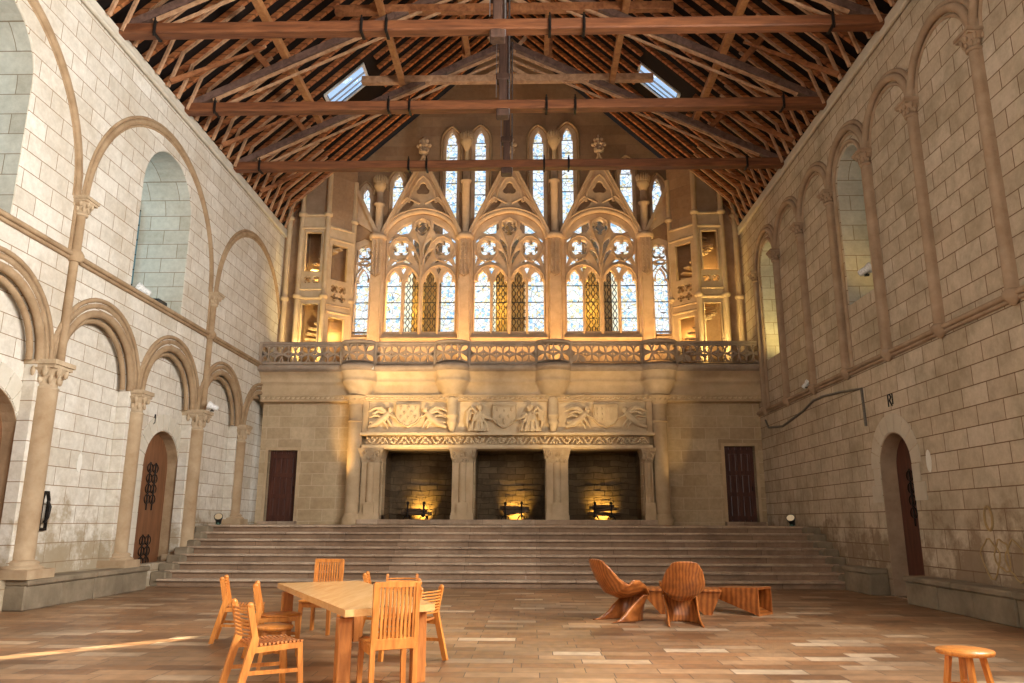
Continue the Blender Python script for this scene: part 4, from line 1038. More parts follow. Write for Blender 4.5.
# ---- stair turrets left and right
def turret(s, l):
    root = empty('stair_turret', (s * 7.2, YW - .5, 6.7), 0, 'pierced spiral stair turret at the %s end of the gallery' % l, 'turret')
    # front plates : A outer frontal face, B inner canted face
    def zz(z): return z
    A0, A1 = 6.78, 7.74
    yA = .55; B0 = 5.98
    openA = [[(6.93, 7.0), (7.56, 7.0), (7.56, 9.2), (6.93, 9.2)], [(6.96, 10.45), (7.56, 10.45), (7.56, 11.95), (6.96, 11.95)], quatrefoil(7.10, 10.12, .14, PI / 4), quatrefoil(7.42, 10.12, .14, PI / 4)]
    def flip(b):
        if s < 0: b.f = [f_[::-1] for f_ in b.f]
    b = MB(); b.mesh(plate([(A0, 6.68), (A1, 6.68), (A1, 12.7), (A0, 12.7)], openA, .16, .02), XZ(yA)); b.v = [(s * x, y, z) for x, y, z in b.v]; flip(b)
    b.build('outer_face', M['pier'], root)
    b = MB(); b.box(A0, A1, yA - .02, YW, 12.7, 14.35); b.v = [(s * x, y, z) for x, y, z in b.v]; flip(b); b.build('outer_upper_face', M['mould_r'], root)
    L = math.hypot(A0 - B0, .75); ux, uy = -(A0 - B0) / L, .75 / L
    openB = [[(.18, 7.0), (.82, 7.0), (.82, 8.75), (.18, 8.75)], [(.18, 10.2), (.82, 10.2), (.82, 11.55), (.18, 11.55)], quatrefoil(.35, 9.85, .16, PI / 4), quatrefoil(.67, 9.85, .16, PI / 4), quatrefoil(.35, 9.52, .14, 0), quatrefoil(.67, 9.52, .14, 0)]
    def cant(b):
        b.v = [(s * (A0 + ux * x + uy * y), yA + uy * x - ux * y, z) for x, y, z in b.v]; flip(b)
    b = MB(); b.mesh(plate([(0, 6.68), (L, 6.68), (L, 12.2), (0, 12.2)], openB, .16, .02), XZ(0)); cant(b); b.build('inner_face', M['pier'], root)
    b = MB(); b.box(0, L, -.02, .1, 12.2, 15.0); cant(b); b.build('inner_upper_face', M['gable'], root)
    b = MB()
    for x, y in ((A0, yA - .08), (A1, yA - .08), (B0 + .02, YW - .22), (8.32, .82)):
        b.tube([(s * x, y, 6.7), (s * x, y, 14.3)], .10, 8)
        for z in (9.45, 12.62): b.lathe([(.10, z - .06), (.17, z), (.17, z + .08), (.10, z + .14)], s * x, y, 10)
    for z, t in ((9.42, .07), (9.75, .05), (12.12, .07), (12.62, .06)): b.tube([(s * A1, yA - .1, z), (s * A0, yA - .1, z)], t, 8)
    for z, t in ((8.95, .06), (9.22, .045), (11.75, .06), (12.2, .06)): b.tube([(s * A0, yA - .1, z), (s * B0, YW - .28, z)], t, 8)
    for z0, z1, x0, x1 in ((7.0, 9.2, 6.93, 7.56), (10.45, 11.95, 6.96, 7.56)): b.tube([(s * x0, yA - .09, z0), (s * x0, yA - .09, z1), (s * x1, yA - .09, z1), (s * x1, yA - .09, z0)], .04, 6)
    b.build('string_mouldings', M['pier'], root)
    # return to side wall
    b = MB(); x0, x1 = sorted((s * 7.74, s * 8.5)); b.box(x0, x1, .85, YW, 6.68, 14.9); b.build('flank', M['mould_r'], root)
    # newel and spiral steps inside, seen through the openings
    b = MB(); b.tube([(s * 6.95, 1.25, 6.7), (s * 6.95, 1.25, 14)], .10, 10)
    for k in range(44):
        a = k * .42; z = 6.7 + k * .165
        b.bar((s * 6.95, 1.25, z), (s * 6.95 + .62 * math.cos(a), 1.25 + min(.62 * math.sin(a), .2), z), .22, .06)
    b.build('spiral_steps', M['pier'], root)
turret(-1, 'left'); turret(1, 'right')

# ------------------------------------------------------------------ roof
TR = [-17.7, -14.4, -11.1, -7.8, -4.4]
tl = ['hidden above the frame, rearmost', 'just above the top of the picture', 'nearest of the three in view', 'middle one of the three in view', 'farthest, closest to the windows']
for i, y in enumerate(TR):
    root = empty('roof_truss', (0, y, 12.05), 0, 'oak roof truss with tie beam and king post, ' + tl[i], 'roof truss', 'oak trusses of the open roof')
    b = MB(); b.box(-8.75, 8.75, y - .15, y + .15, 12.06, 12.32, None, .03); b.build('tie_beam', M['beam'], root)
    b = MB(); b.box(-.105, .105, y - .13, y + .13, 11.98, 16.7, None, .02); b.box(-.17, .17, y - .16, y + .16, 11.86, 12.06, None, .03); b.box(-.18, .18, y - .16, y + .16, 12.9, 13.1, None, .03); b.build('king_post', M['king'], root)
    b = MB(); b.tube([(.17, y - .10, 11.9), (.17, y - .10, 16.4)], .022, 6); b.tube([(-.17, y - .10, 12.4), (-.17, y - .10, 15.0)], .012, 6); b.build('steel_rod', M['steel'], root)
    for s in (-1, 1):
        b = MB(); b.bar((s * 8.3, y, 12.30), (s * .1, y, 16.35), .18, .19, (0, 0, 1)); b.build('principal_rafter', M['prin'], root)
        b = MB(); b.bar((s * 7.7, y - .06, 12.42), (s * .12, y - .06, 16.06), .06, .07, (0, 0, 1)); b.bar((s * 7.3, y - .02, 12.34), (s * .12, y - .02, 15.82), .05, .06, (0, 0, 1)); b.build('lower_principal', M['oak_light'], root)
        b = MB(); b.bar((s * .1, y, 15.55), (s * .75, y, 15.15), .12, .14); b.bar((s * .1, y, 16.0), (s * .6, y, 16.65), .08, .1); b.build('brace', M['oak_light'], root)
        for x0, z0, x1, z1 in ((6.9, 14.1, 6.3, 13.4), (1.5, 19, 1.35, 15.9)):
            b = MB(); b.bar((s * x0, y, z0), (s * x1, y, z1), .13, .15); b.build('strut', M['oak'], root)
    b = MB(); b.box(-4.6, 4.6, y - .10, y + .10, 15.02, 15.26, None, .015); b.build('collar', M['oak'] if i < 4 else M['oak_light'], root)
    for x in (-7.6, -3.0, -2.45, 1.15, 1.9, 7.3):
        b = MB(); b.box(x - .03, x + .03, y - .175, y + .175, 12.03, 12.35); b.tube([(x, y - .17, 11.97), (x, y - .17, 12.42)], .02, 6); b.build('iron_strap', M['iron'], root)
# purlins
for s, l in ((-1, 'left'), (1, 'right')):
    for x, z, t, nm in ((5.85, 13.72, .19, 'lower'), (3.3, 15.02, .18, 'middle'), (1.25, 16.02, .16, 'upper')):
        b = MB(); b.box(s * x - t / 2, s * x + t / 2, -20, -3.9, z - t / 2, z + t / 2, None, .015)
        tag(b.build('purlin', M['purlin']), nm + ' longitudinal oak purlin of the ' + l + ' roof slope', 'purlin', 'purlins of the open roof')
# common rafters
def rafter_couple(gap=False):
    root = empty('rafter_couple', (0, 0, 12.1), 0, 'slender oak rafter couple with wall posts, one of the close row under the roof boarding', 'rafter', 'rafter couples of the open roof')
    for s in (-1, 1):
        if gap:
            b = MB(); b.bar((s * 9.3, 0, R_(9.3) + .09), (s * 6.05, 0, R_(6.05) + .09), .10, .13, (0, 0, 1)); b.bar((s * 4.42, 0, R_(4.42) + .09), (0, 0, R_(0) + .09), .10, .13, (0, 0, 1)); b.build('rafter', M['rafter'], root)
        else:
            b = MB(); b.bar((s * 9.3, 0, R_(9.3) + .09), (s * 0, 0, R_(0) + .09), .10, .13, (0, 0, 1)); b.build('rafter', M['rafter'], root)
        b = MB(); b.bar((s * 8.32, 0, 12.1), (s * 8.02, 0, R_(8.02)), .065, .075, (0, 1, 0)); b.build('wall_post', M['oak_light'], root)
        b = MB(); b.bar((s * 8.02, -.0, R_(8.02) - .03), (s * 6.6, -.0, R_(6.6) - .05), .06, .07, (0, 0, 1)); b.build('inner_rafter', M['oak_light'], root)
    return root
rc = None; gc = None; k = 0; y = -16.2
while y < 1.3:
    if rc is None: rc = rafter_couple(); o = rc
    elif -3.55 < y < -1.85:
        if gc is None: gc = rafter_couple(True); gc['label'] = 'oak rafter couple cut short round the roof windows'; gc['group'] = 'rafters trimmed at the roof windows'; o = gc
        else: o = copy_tree(gc)
    else: o = copy_tree(rc)
    o.location = (0, y, 12.1); y += .55; k += 1
# scattered diagonal wind braces near the wall plates
for s, l in ((-1, 'left'), (1, 'right')):
    for y, q in ((-12.4, 'nearest the camera'), (-9.1, 'over the middle of the wall'), (-5.8, 'toward the chimney wall'), (-2.6, 'beside the chimney gable')):
        b = MB(); b.bar((s * 8.25, y, 12.2), (s * 6.3, y + .9, 13.75), .09, .12, (0, 0, 1), .05, .05)
        tag(b.build('wind_brace', M['oak']), 'slanting oak wind brace at foot of %s roof slope, %s' % (l, q), 'brace', 'wind braces of the roof')
# boarding with skylights
sky = {-1: (-6.0, -4.86, -3.45, -2.5), 1: (4.5, 5.7, -2.85, -1.95)}
def slope(s):
    x0, x1, y0, y1 = sky[s]
    L = lambda x: abs(x)
    outl = [(0, YB - .8), (10.1, YB - .8), (10.1, 2.3), (0, 2.3)]
    a, b_ = sorted((abs(x0), abs(x1)))
    me = plate(outl, [[(a, y0), (b_, y0), (b_, y1), (a, y1)]], .06)
    m = MB(); m.mesh(me); m.v = [(s * x, y, R_(x) + .34 + z) for x, y, z in m.v]
    if s < 0: m.f = [f_[::-1] for f_ in m.f]
    return m
for s, nm in ((-1, 'ceiling'), (1, 'ceiling.001')):
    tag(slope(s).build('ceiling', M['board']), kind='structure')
    x0, x1, y0, y1 = sky[s]; win_no += 1
    a, b_ = sorted((abs(x0), abs(x1)))
    root = empty('window_%d' % win_no, (s * (a + b_) / 2, (y0 + y1) / 2, R_((a + b_) / 2) + .3), kind='structure')
    m = MB(); m.mesh(plate([(a - .06, y0 - .06), (b_ + .06, y0 - .06), (b_ + .06, y1 + .06), (a - .06, y1 + .06)], [[(a, y0), (b_, y0), (b_, y1), (a, y1)]], .12)); m.v = [(s * x, y, R_(x) + .30 + z) for x, y, z in m.v]; m.build('window_frame', M['lampw'], root)
    m = MB(); m.box(a, b_, y0, y1, -.01, .01); m.v = [(s * x, y, R_(x) + .36 + z) for x, y, z in m.v]; m.build('pane', M['clear'], root)
    m = MB(); m.box(a, b_, y0 + (y1 - y0) * .42, y0 + (y1 - y0) * .48, -.03, .03); m.box(a, b_, y0 + (y1 - y0) * .72, y0 + (y1 - y0) * .75, -.03, .03); m.v = [(s * x, y, R_(x) + .32 + z) for x, y, z in m.v]; m.build('glazing_bars', M['steel'], root)

# ------------------------------------------------------------------ furniture
def part(b, name, mat, root): return b.build(name, mat, root, keep=True) if False else _part(b, name, mat, root)
def _part(b, name, mat, root):
    me = bpy.data.meshes.new(name); me.from_pydata(b.v, [], b.f); me.update(); me.polygons.foreach_set('use_smooth', b.sm); me.materials.append(mat)
    o = bpy.data.objects.new(name, me); COL.objects.link(o); o.parent = root; return o
# table : corners measured on the floor plan
TC = [Vector((-2.64, -15.46)), Vector((-1.02, -18.52)), Vector((-.26, -17.95)), Vector((-1.66, -14.98))]
cen = sum(TC, Vector((0, 0))) / 4
root = empty('long_table', (cen.x, cen.y, 0), 0, 'long honey coloured wooden table with thick top and square legs, left foreground', 'table')
b = MB(); loc = [(p - cen) for p in TC]
vs = []
for z in (.685, .75):
    for p in loc: vs.append((p.x, p.y, z))
b.add(vs, [(3, 2, 1, 0), (4, 5, 6, 7), (0, 1, 5, 4), (1, 2, 6, 5), (2, 3, 7, 6), (3, 0, 4, 7)]); _part(b, 'table_top', M['table'], root)
for p in loc:
    q = p * (1 - .16 / p.length) if p.length > 0 else p
    b = MB(); d = Vector((q.x, q.y)); ang = math.atan2(-3.06, 1.6)
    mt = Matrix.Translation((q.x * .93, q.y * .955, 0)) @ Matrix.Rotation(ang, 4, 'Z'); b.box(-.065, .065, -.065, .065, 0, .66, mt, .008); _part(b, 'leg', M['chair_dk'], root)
# tall slatted chair; local +Y is the sitting direction
def tall_chair(loc, rz, label):
    root = empty('slatted_high_back_chair', (*loc, 0), rz, label, 'chair')
    b = MB()
    for i in range(10):
        x = -.17 + i * .34 / 9; b.bar((x, -.225, .46), (x, -.262, .97), .022, .022, (0, 1, 0))
    _part(b, 'back_slats', M['chair'], root)
    b = MB(); b.bar((-.21, -.262, .975), (.21, -.262, .975), .035, .05, (0, 0, 1)); _part(b, 'top_rail', M['chair'], root); b = MB(); b.box(-.205, .205, -.245, -.2, .40, .50, None, .006); _part(b, 'lower_rail', M['chair'], root)
    for s in (-1, 1):
        b = MB(); b.bar((s * .20, -.21, .0), (s * .20, -.22, .45), .045, .05, (0, 1, 0)); b.bar((s * .20, -.22, .44), (s * .20, -.265, .99), .04, .045, (0, 1, 0)); _part(b, 'leg', M['chair'], root)
        b = MB(); b.bar((s * .215, .235, 0), (s * .205, .215, .43), .045, .045, (0, 1, 0), .05, .05); _part(b, 'leg', M['chair'], root)
    b = MB(); b.box(-.235, .235, -.2, .26, .425, .46, None, .01); b.box(-.21, .21, .20, .225, .36, .43); b.box(-.225, -.2, -.2, .22, .36, .43); b.box(.2, .225, -.2, .22, .36, .43); _part(b, 'seat', M['chair'], root)
    return root
# low chair with curved, closely ribbed back
def low_chair(rz_loc=None, seat='slat'):
    root = empty('ribbed_low_back_chair', (0, 0, 0), 0)
    b = MB()
    for i in range(8):
        z = .53 + i * .033; pts = [(x, -.285 - (z - .45) * .12 - .035 * (1 - (x / .2) ** 2), z) for x in (-.2, -.14, -.07, 0, .07, .14, .2)]; b.tube(pts, .011, 6)
    _part(b, 'back_ribs', M['chair'], root)
    for s in (-1, 1):
        b = MB(); b.bar((s * .215, -.40, 0), (s * .205, -.26, .52), .035, .06, (0, 1, 0), .035, .07); b.bar((s * .205, -.26, .50), (s * .205, -.33, .80), .032, .055, (0, 1, 0)); b.ball((s * .205, -.33, .80), .03, .8, 1.1, 1, 8); _part(b, 'leg', M['chair'], root)
        b = MB(); b.bar((s * .21, .20, 0), (s * .20, .17, .44), .035, .05, (0, 1, 0)); _part(b, 'leg', M['chair'], root)
        b = MB(); b.bar((s * .205, -.27, .41), (s * .205, .19, .42), .03, .05); b.bar((s * .205, -.33, .22), (s * .205, .18, .20), .022, .035); _part(b, 'side_rail', M['chair'], root)
    if seat == 'slat':
        b = MB()
        for i in range(12):
            y = -.24 + i * .039; b.tube([(-.215, y, .455), (-.1, y, .443), (.1, y, .443), (.215, y, .455)], .013, 6)
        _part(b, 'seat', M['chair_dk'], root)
    else:
        b = MB(); b.lathe([(.20, .43), (.235, .44), (.235, .455), (.21, .465), (.0001, .458)], 0, -.02, 24); b.box(-.2, .2, -.02, .02, .40, .43); _part(b, 'seat', M['seatpale'] if seat == 'pale' else M['chair'], root)
    return root
tall_chair((-.66, -18.24), math.radians(24), 'tall slatted wooden chair in the front, its back to the camera')
tall_chair((-2.32, -14.45), PI - .12, 'tall slatted wooden chair at the far end of the long table, facing the camera')
protos = {}
def put_low(seat, x, y, deg, label):
    if seat not in protos: protos[seat] = low_chair(seat=seat); o = protos[seat]
    else: o = copy_tree(protos[seat])
    o.location = (x, y, 0); o.rotation_euler = (0, 0, math.radians(deg)); tag(o, label, 'chair', 'low ribbed chairs around the long table')
put_low('slat', -3.10, -15.22, -76, 'low wooden chair standing apart, leftmost in the picture')
put_low('slat', -1.74, -18.28, -50, 'low wooden chair with ribbed seat, nearest on the left side of the table')
put_low('round', -2.30, -16.25, -74, 'low wooden chair with round seat, second on the left side of the table')
put_low('slat', -.74, -16.60, 62, 'low wooden chair on the right side, ribbed back showing right of the tall front chair')
put_low('pale', -1.06, -15.80, 100, 'low wooden chair with pale shiny seat, seen between table leg and front chair')
put_low('slat', -1.36, -14.40, -84, 'low wooden chair seen edge-on behind the far right corner of the table')
put_low('slat', -1.08, -15.05, 186, 'low wooden chair with a pale top rail, behind the tall front chair')
def stool(loc, rz, label, top=.235, h=.46):
    root = empty('round_stool', (*loc, 0), rz, label, 'stool')
    b = MB(); b.lathe([(top * .8, h - .045), (top * .97, h - .035), (top, h - .015), (top * .97, h), (.0001, h)], 0, 0, 28); _part(b, 'seat', M['chair'], root)
    for k in range(4):
        a = PI / 4 + k * PI / 2; b = MB(); b.bar((.20 * math.cos(a), .20 * math.sin(a), 0), (.13 * math.cos(a), .13 * math.sin(a), h - .04), .042, .042, (0, 1, 0)); _part(b, 'leg', M['chair'], root)
    b = MB(); b.bar((-.11, -.11, .17), (.11, .11, .17), .03, .03); b.bar((-.11, .11, .17), (.11, -.11, .17), .03, .03); _part(b, 'stretcher', M['chair'], root)
stool((4.52, -18.62), .5, 'round wooden stool at the bottom right corner')
stool((-2.10, -17.15), .3, 'round wooden stool squeezed between the left side chairs', .2, .44)
# moulded lounge chair; local +X is the sitting direction
def lounge_chair(loc, rz, label):
    root = empty('cantilever_lounge_chair', (*loc, 0), rz, label, 'lounge chair', 'moulded lounge chairs by the stairs')
    def lerp(tab, t):
        for (t0, *a), (t1, *b_) in zip(tab[:-1], tab[1:]):
            if t <= t1:
                k = (t - t0) / (t1 - t0); k = k * k * (3 - 2 * k); return [p + (q - p) * k for p, q in zip(a, b_)]
        return tab[-1][1:]
    # t, x, z, halfwidth, lift, forward pull of the edges
    tab = [(0, -.47, .96, .09, .0, 0), (.05, -.465, .94, .20, .0, .02), (.16, -.42, .82, .29, .0, .07), (.32, -.34, .63, .34, .02, .15), (.48, -.21, .44, .36, .13, .17), (.62, -.02, .36, .36, .28, .06), (.78, .20, .37, .34, .26, -.02), (.92, .36, .41, .30, .13, -.03), (1.0, .42, .40, .26, .0, 0)]
    b = MB(); NU, NV = 30, 16; vs = []
    for i in range(NU + 1):
        x, z, hw, lift, fwd = lerp(tab, i / NU)
        for j in range(NV + 1):
            v = -1 + 2 * j / NV; e = abs(v) ** 2.6
            vs.append((x + fwd * e, v * hw * (1 - .06 * e), z + lift * e))
    fs = [(i * (NV + 1) + j, i * (NV + 1) + j + 1, (i + 1) * (NV + 1) + j + 1, (i + 1) * (NV + 1) + j) for i in range(NU) for j in range(NV)]
    b.add(vs, fs, True)
    sh = _part(b, 'seat_shell', M['lam'], root)
    m = sh.modifiers.new('s', 'SOLIDIFY'); m.thickness = .03; m.offset = 0; applied(sh)
    # skirt: front lip down to the splayed foot
    tab2 = [(0, .41, .405, .26, .12), (.15, .42, .34, .25, .22), (.4, .39, .22, .235, .36), (.7, .36, .10, .235, .46), (.9, .36, .03, .25, .60), (1, .37, .006, .26, .72)]
    b = MB(); vs = []; NU = 18
    for i in range(NU + 1):
        x, z, hw, dep = lerp(tab2, i / NU)
        for j in range(NV + 1):
            v = -1 + 2 * j / NV; a = abs(v)
            yy = math.copysign(hw * min(1, (a * 1.9)) ** .8, v) if a < .5 else math.copysign(hw * (.96 + .04 * a), v)
            vs.append((x - dep * max(0, a - .22) / .78, yy, z))
    fs = [(i * (NV + 1) + j, i * (NV + 1) + j + 1, (i + 1) * (NV + 1) + j + 1, (i + 1) * (NV + 1) + j) for i in range(NU) for j in range(NV)]
    b.add(vs, fs, True); sk = _part(b, 'foot_shell', M['lam'], root)
    m = sk.modifiers.new('s', 'SOLIDIFY'); m.thickness = .03; m.offset = 0; applied(sk)
    return root
lounge_chair((2.13, -12.9), .50, 'striped laminated wood lounge chair in side view, left of the pair')
lounge_chair((3.06, -13.35), PI / 2 - .06, 'striped laminated wood lounge chair seen from behind, right of the pair')
# low table with tapered fin legs, and an open tapered stool
root = empty('low_slatted_table', (3.35, -11.9, 0), -.12, 'low laminated wood table with tapered fin legs behind the lounge chairs', 'low table')
b = MB(); b.box(-.78, .62, -.28, .28, .38, .43, None, .012); _part(b, 'table_top', M['lamx'], root)
for x0 in (-.42, .30):
    b = MB(); b.add([(x0 - .32, -.24, .38), (x0 + .32, -.24, .38), (x0 + .32, .24, .38), (x0 - .32, .24, .38), (x0 + .02, -.16, 0), (x0 + .16, -.16, 0), (x0 + .16, .16, 0), (x0 + .02, .16, 0)], [(0, 1, 2, 3), (7, 6, 5, 4), (0, 4, 5, 1), (1, 5, 6, 2), (2, 6, 7, 3), (3, 7, 4, 0)]); _part(b, 'leg', M['lamx'], root)
root = empty('tapered_stool', (4.40, -11.8, 0), -.75, 'tapered laminated wood stool lying with its open square end to the right', 'stool')
b = MB(); t = .035
def ring(x, y0, y1, z0, z1): return [(x, y0, z0), (x, y1, z0), (x, y1, z1), (x, y0, z1)]
o1 = ring(.42, -.25, .25, .0, .46); o2 = ring(-.42, -.25, .25, .26, .42); i1 = ring(.42, -.25 + t, .25 - t, t, .46 - t); i2 = ring(-.32, -.25 + t, .25 - t, .28, .41 - .02)
vs = o1 + o2 + i1 + i2; fs = []
for k in range(4):
    n = (k + 1) % 4; fs += [(k, n, 4 + n, 4 + k), (8 + n, 8 + k, 12 + k, 12 + n), (n, k, 8 + k, 8 + n)]
fs += [(4, 5, 6, 7), (15, 14, 13, 12)]; b.add(vs, fs); _part(b, 'shell', M['lamx'], root)

# ------------------------------------------------------------------ hearth furniture
def andirons(cx, k):
    place = ['left', 'middle', 'right'][k]
    for s in (-1, 1):
        root = empty('andiron', (cx + s * .28, .9, 1.6), 0, 'black iron andiron on the %s side of the %s hearth' % ('left' if s < 0 else 'right', place), 'andiron', 'andirons in the hearths')
        b = MB(); b.tube([(0, 0, .08), (0, -.02, .3), (0, 0, .50)], [.035, .028, .03], 8); b.ball((0, 0, .55), .055, 1, 1, 1.1, 8); b.tube([(-.14, -.02, 0), (-.09, 0, .1), (0, 0, .16), (.09, 0, .1), (.14, -.02, 0)], .022, 6); _part(b, 'upright', M['iron'], root)
        b = MB(); b.tube([(0, 0, .13), (0, .3, .13), (0, .5, .12), (0, .52, 0)], .018, 6); _part(b, 'log_bar', M['iron'], root)
    rr = random.Random(k)
    for j in range(3 if k != 0 else 2):
        x0 = cx - rr.uniform(.3, .55); x1 = cx + rr.uniform(.3, .6); z = 1.6 + .2 + j * .10; tz = rr.uniform(-.03, .12) if k else 0
        b = MB(); b.tube([(x0, 1.05 + .06 * (j % 2), z), ((x0 + x1) / 2, 1.05, z + tz / 2 + .01), (x1, 1.08, z + tz)], [.06, .065, .05], 9)
        tag(b.build('log', M['log']), ['lower', 'upper', 'topmost'][j] + ' charred log on the andirons of the %s hearth' % place, 'log', 'logs in the hearths')
andirons(-3.25, 0); andirons(.12, 1); andirons(3.2, 2)
# ------------------------------------------------------------------ small fittings
def floodlight(name, loc, rz, tilt, label, body='lamp', s=1.0, lens=(1, .9, .7)):
    root = empty(name, loc, rz, label, 'spotlight')
    b = MB(); R = Matrix.Translation((0, 0, .10 * s)) @ Matrix.Rotation(tilt, 4, 'X')
    b.lathe([(.045 * s, -.14 * s), (.06 * s, -.12 * s), (.065 * s, .0), (.09 * s, .05 * s), (.095 * s, .10 * s)], 0, 0, 14, True, R); _part(b, 'housing', M[body], root)
    b = MB(); b.bar((0, 0, -.0), (0, 0, .1 * s), .03 * s, .03 * s, (0, 1, 0)); b.box(-.05 * s, .05 * s, -.04 * s, .04 * s, -.01, .01); _part(b, 'bracket', M['lampg' if body == 'lamp' else 'iron'], root)
    b = MB(); b.lathe([(.08 * s, .102 * s), (.08 * s, .106 * s)], 0, 0, 14, True, R); _part(b, 'lens', M['lens'], root)
def emis(name, c, st):
    m, nt = new_mat(name); h = N(nt); e = h.n('ShaderNodeEmission', Strength=st); e.inputs[0].default_value = (*c, 1)
    o = h.n('ShaderNodeOutputMaterial'); h.l(e, 0, o, 0); return m
M['lens'] = emis('lit_lamp_lens', (1, .70, .40), .45)
floodlight('floodlight', (-8.15, -3.9, ZP + .02), .3, .9, 'black floodlight with green bracket on the top step at left', s=1.3)
floodlight('floodlight', (7.95, -4.0, ZP + .02), -.5, .9, 'black floodlight with green bracket on the top step at right', s=1.3)
floodlight('floodlight', (-8.62, -8.55, 6.80), -1.2, 1.1, 'white floodlight on the left wall window ledge', 'lampw', 1.4)
b = MB(); b.box(-8.75, -8.5, -7.95, -7.5, 6.78, 6.92, None, .02); b.box(-8.52, -8.49, -7.9, -7.55, 6.80, 6.90)
tag(b.build('ballast_box', M['lamp']), 'black electrical box on the left wall window ledge beside the white floodlight', 'box')
floodlight('floodlight', (-8.10, -5.15, 4.50), -1.3, 1.2, 'pale floodlight on the column capital beyond the left door', 'lampw', 1.2)
floodlight('floodlight', (8.45, -9.02, 7.08), 1.2, 1.1, 'white and black floodlight in the nearer right wall window', 'lampw', 1.3)
floodlight('floodlight', (8.36, -4.9, 5.17), 1.2, .8, 'small lit floodlight on the right wall string course near the chimney', 'lampw', 1.0)
# niche with iron hook
b = MB(); b.mesh(plate([(-10.98 + x, z) for x, z in ((-.12, 1.35), (.12, 1.35), (.12, 1.95), (.06, 2.1), (-.06, 2.1), (-.12, 1.95))], [[(-10.98 + x, z) for x, z in ((-.08, 1.40), (.08, 1.40), (.08, 1.93), (.04, 2.04), (-.04, 2.04), (-.08, 1.93))]], .05), YZ(-8.73)); pass
b.tube([(-8.68, -10.98, 1.9), (-8.62, -10.98, 1.8), (-8.64, -10.98, 1.6), (-8.70, -10.98, 1.5)], .03, 6)
tag(b.build('iron_stoup', M['iron']), 'small dark iron niche fitting low on the left wall', 'niche')
b = MB(); b.mesh(plate([(-9.98 + .09 * math.cos(a * PI / 8), 2.72 + .20 * math.sin(a * PI / 8)) for a in range(16)] , [], .01), YZ(-8.755)); b.tube([(-8.75, -9.98, 2.9), (-8.75, -9.98, 3.15)], .008, 5)
tag(b.build('plaster_patch', M['patch']), 'pale oval plaster patch on the left wall between two columns', 'patch')
b = MB(); b.mesh(plate([(-10.66 + .10 * math.cos(a * PI / 8), 2.72 + .22 * math.sin(a * PI / 8)) for a in range(16)], [], .01), YZ(8.5))
tag(b.build('plaster_patch', M['patch']), 'pale oval plaster patch beside the right door', 'patch')
b = MB(); b.tube([(8.49, -12.40 + .11 * math.cos(a * PI / 10), 1.62 + .20 * math.sin(a * PI / 10)) for a in range(20)], .022, 6, closed=True)
tag(b.build('ring_mark', M['ring']), 'brown oval ring mark low on the right wall', 'mark')
b = MB(); 
for q, (yy, zz, ry, rz_) in enumerate(((-12.3, .95, .26, .3), (-13.0, .95, .25, .3), (-12.65, 1.02, .2, .25), (-13.7, .8, .3, .22))):
    pts = [(8.495, yy + ry * (1 + .18 * math.sin(3 * a + q)) * math.cos(a), zz + rz_ * (1 + .15 * math.cos(4 * a + q)) * math.sin(a)) for a in [t * 2 * PI / 18 for t in range(18)]]; b.tube(pts, .016, 5, closed=True)
tag(b.build('mason_mark', M['ring']), 'curling brown stain outlines above the right bench', 'mark')
# letters painted on the right wall above the door, drawn as strokes
b = MB(); yy, zz = -9.38, 4.12
def stroke(pts): b.tube([(8.492, yy - p[0], zz + p[1]) for p in pts], .018, 5)
stroke([(-.10, -.13), (-.10, .13)]); stroke([(-.10, .13), (.0, .13), (.03, .06), (-.03, .0), (-.10, .0)]); stroke([(-.04, 0), (.06, -.13)]); stroke([(.10, -.10), (.10, .13)])
tag(b.build('painted_letter', M['iron']), 'small dark letter R and stroke painted above the right door', 'letter')
b = MB(); yy, zz = -7.0, 4.02
b.tube([(-8.745, yy, zz + .13), (-8.745, yy, zz - .08), (-8.745, yy - .06, zz - .12)], .02, 5)
tag(b.build('painted_letter', M['iron']), 'small dark J shaped mark above the left door', 'letter')
# cable along the right wall
b = MB(); pts = [(-.64, 4.82), (-.9, 4.55), (-2.3, 4.42), (-4.1, 4.62), (-5.0, 4.80), (-5.7, 4.80), (-6.9, 4.72), (-8.06, 4.60), (-8.10, 3.72)]
b.tube([(8.475, y, z) for y, z in pts], .034, 6); tag(b.build('wall_cable', M['cable']), 'grey electric cable sagging across the right wall under the string course', 'cable')

# ------------------------------------------------------------------ lights
def area(name, loc, rot, sx, sy, e, col, spread=PI):
    l = bpy.data.lights.new(name, 'AREA'); l.shape = 'RECTANGLE'; l.size = sx; l.size_y = sy; l.energy = e; l.color = col; l.spread = spread
    o = bpy.data.objects.new(name, l); COL.objects.link(o); o.location = loc; o.rotation_euler = rot; return o
def aim(o, tgt):
    d = Vector(tgt) - Vector(o.location); o.rotation_euler = d.to_track_quat('-Z', 'Y').to_euler(); return o
def spot(name, loc, tgt, e, col, ang=70, blend=.6, r=.06):
    l = bpy.data.lights.new(name, 'SPOT'); l.energy = e; l.color = col; l.spot_size = math.radians(ang); l.spot_blend = blend; l.shadow_soft_size = r
    o = bpy.data.objects.new(name, l); COL.objects.link(o); o.location = loc; return aim(o, tgt)
def point(name, loc, e, col, r=.08):
    l = bpy.data.lights.new(name, 'POINT'); l.energy = e; l.color = col; l.shadow_soft_size = r
    o = bpy.data.objects.new(name, l); COL.objects.link(o); o.location = loc; return o
WARM = (1, .58, .20); AMB = (1, .72, .38)
# daylight through the tall end windows behind the camera
for x in (-4.8, 0, 4.8): area('end_window_daylight', (x, YB + .05, 7.7), (PI / 2, 0, 0), 3.0, 8.5, 70, (1, .97, .92))
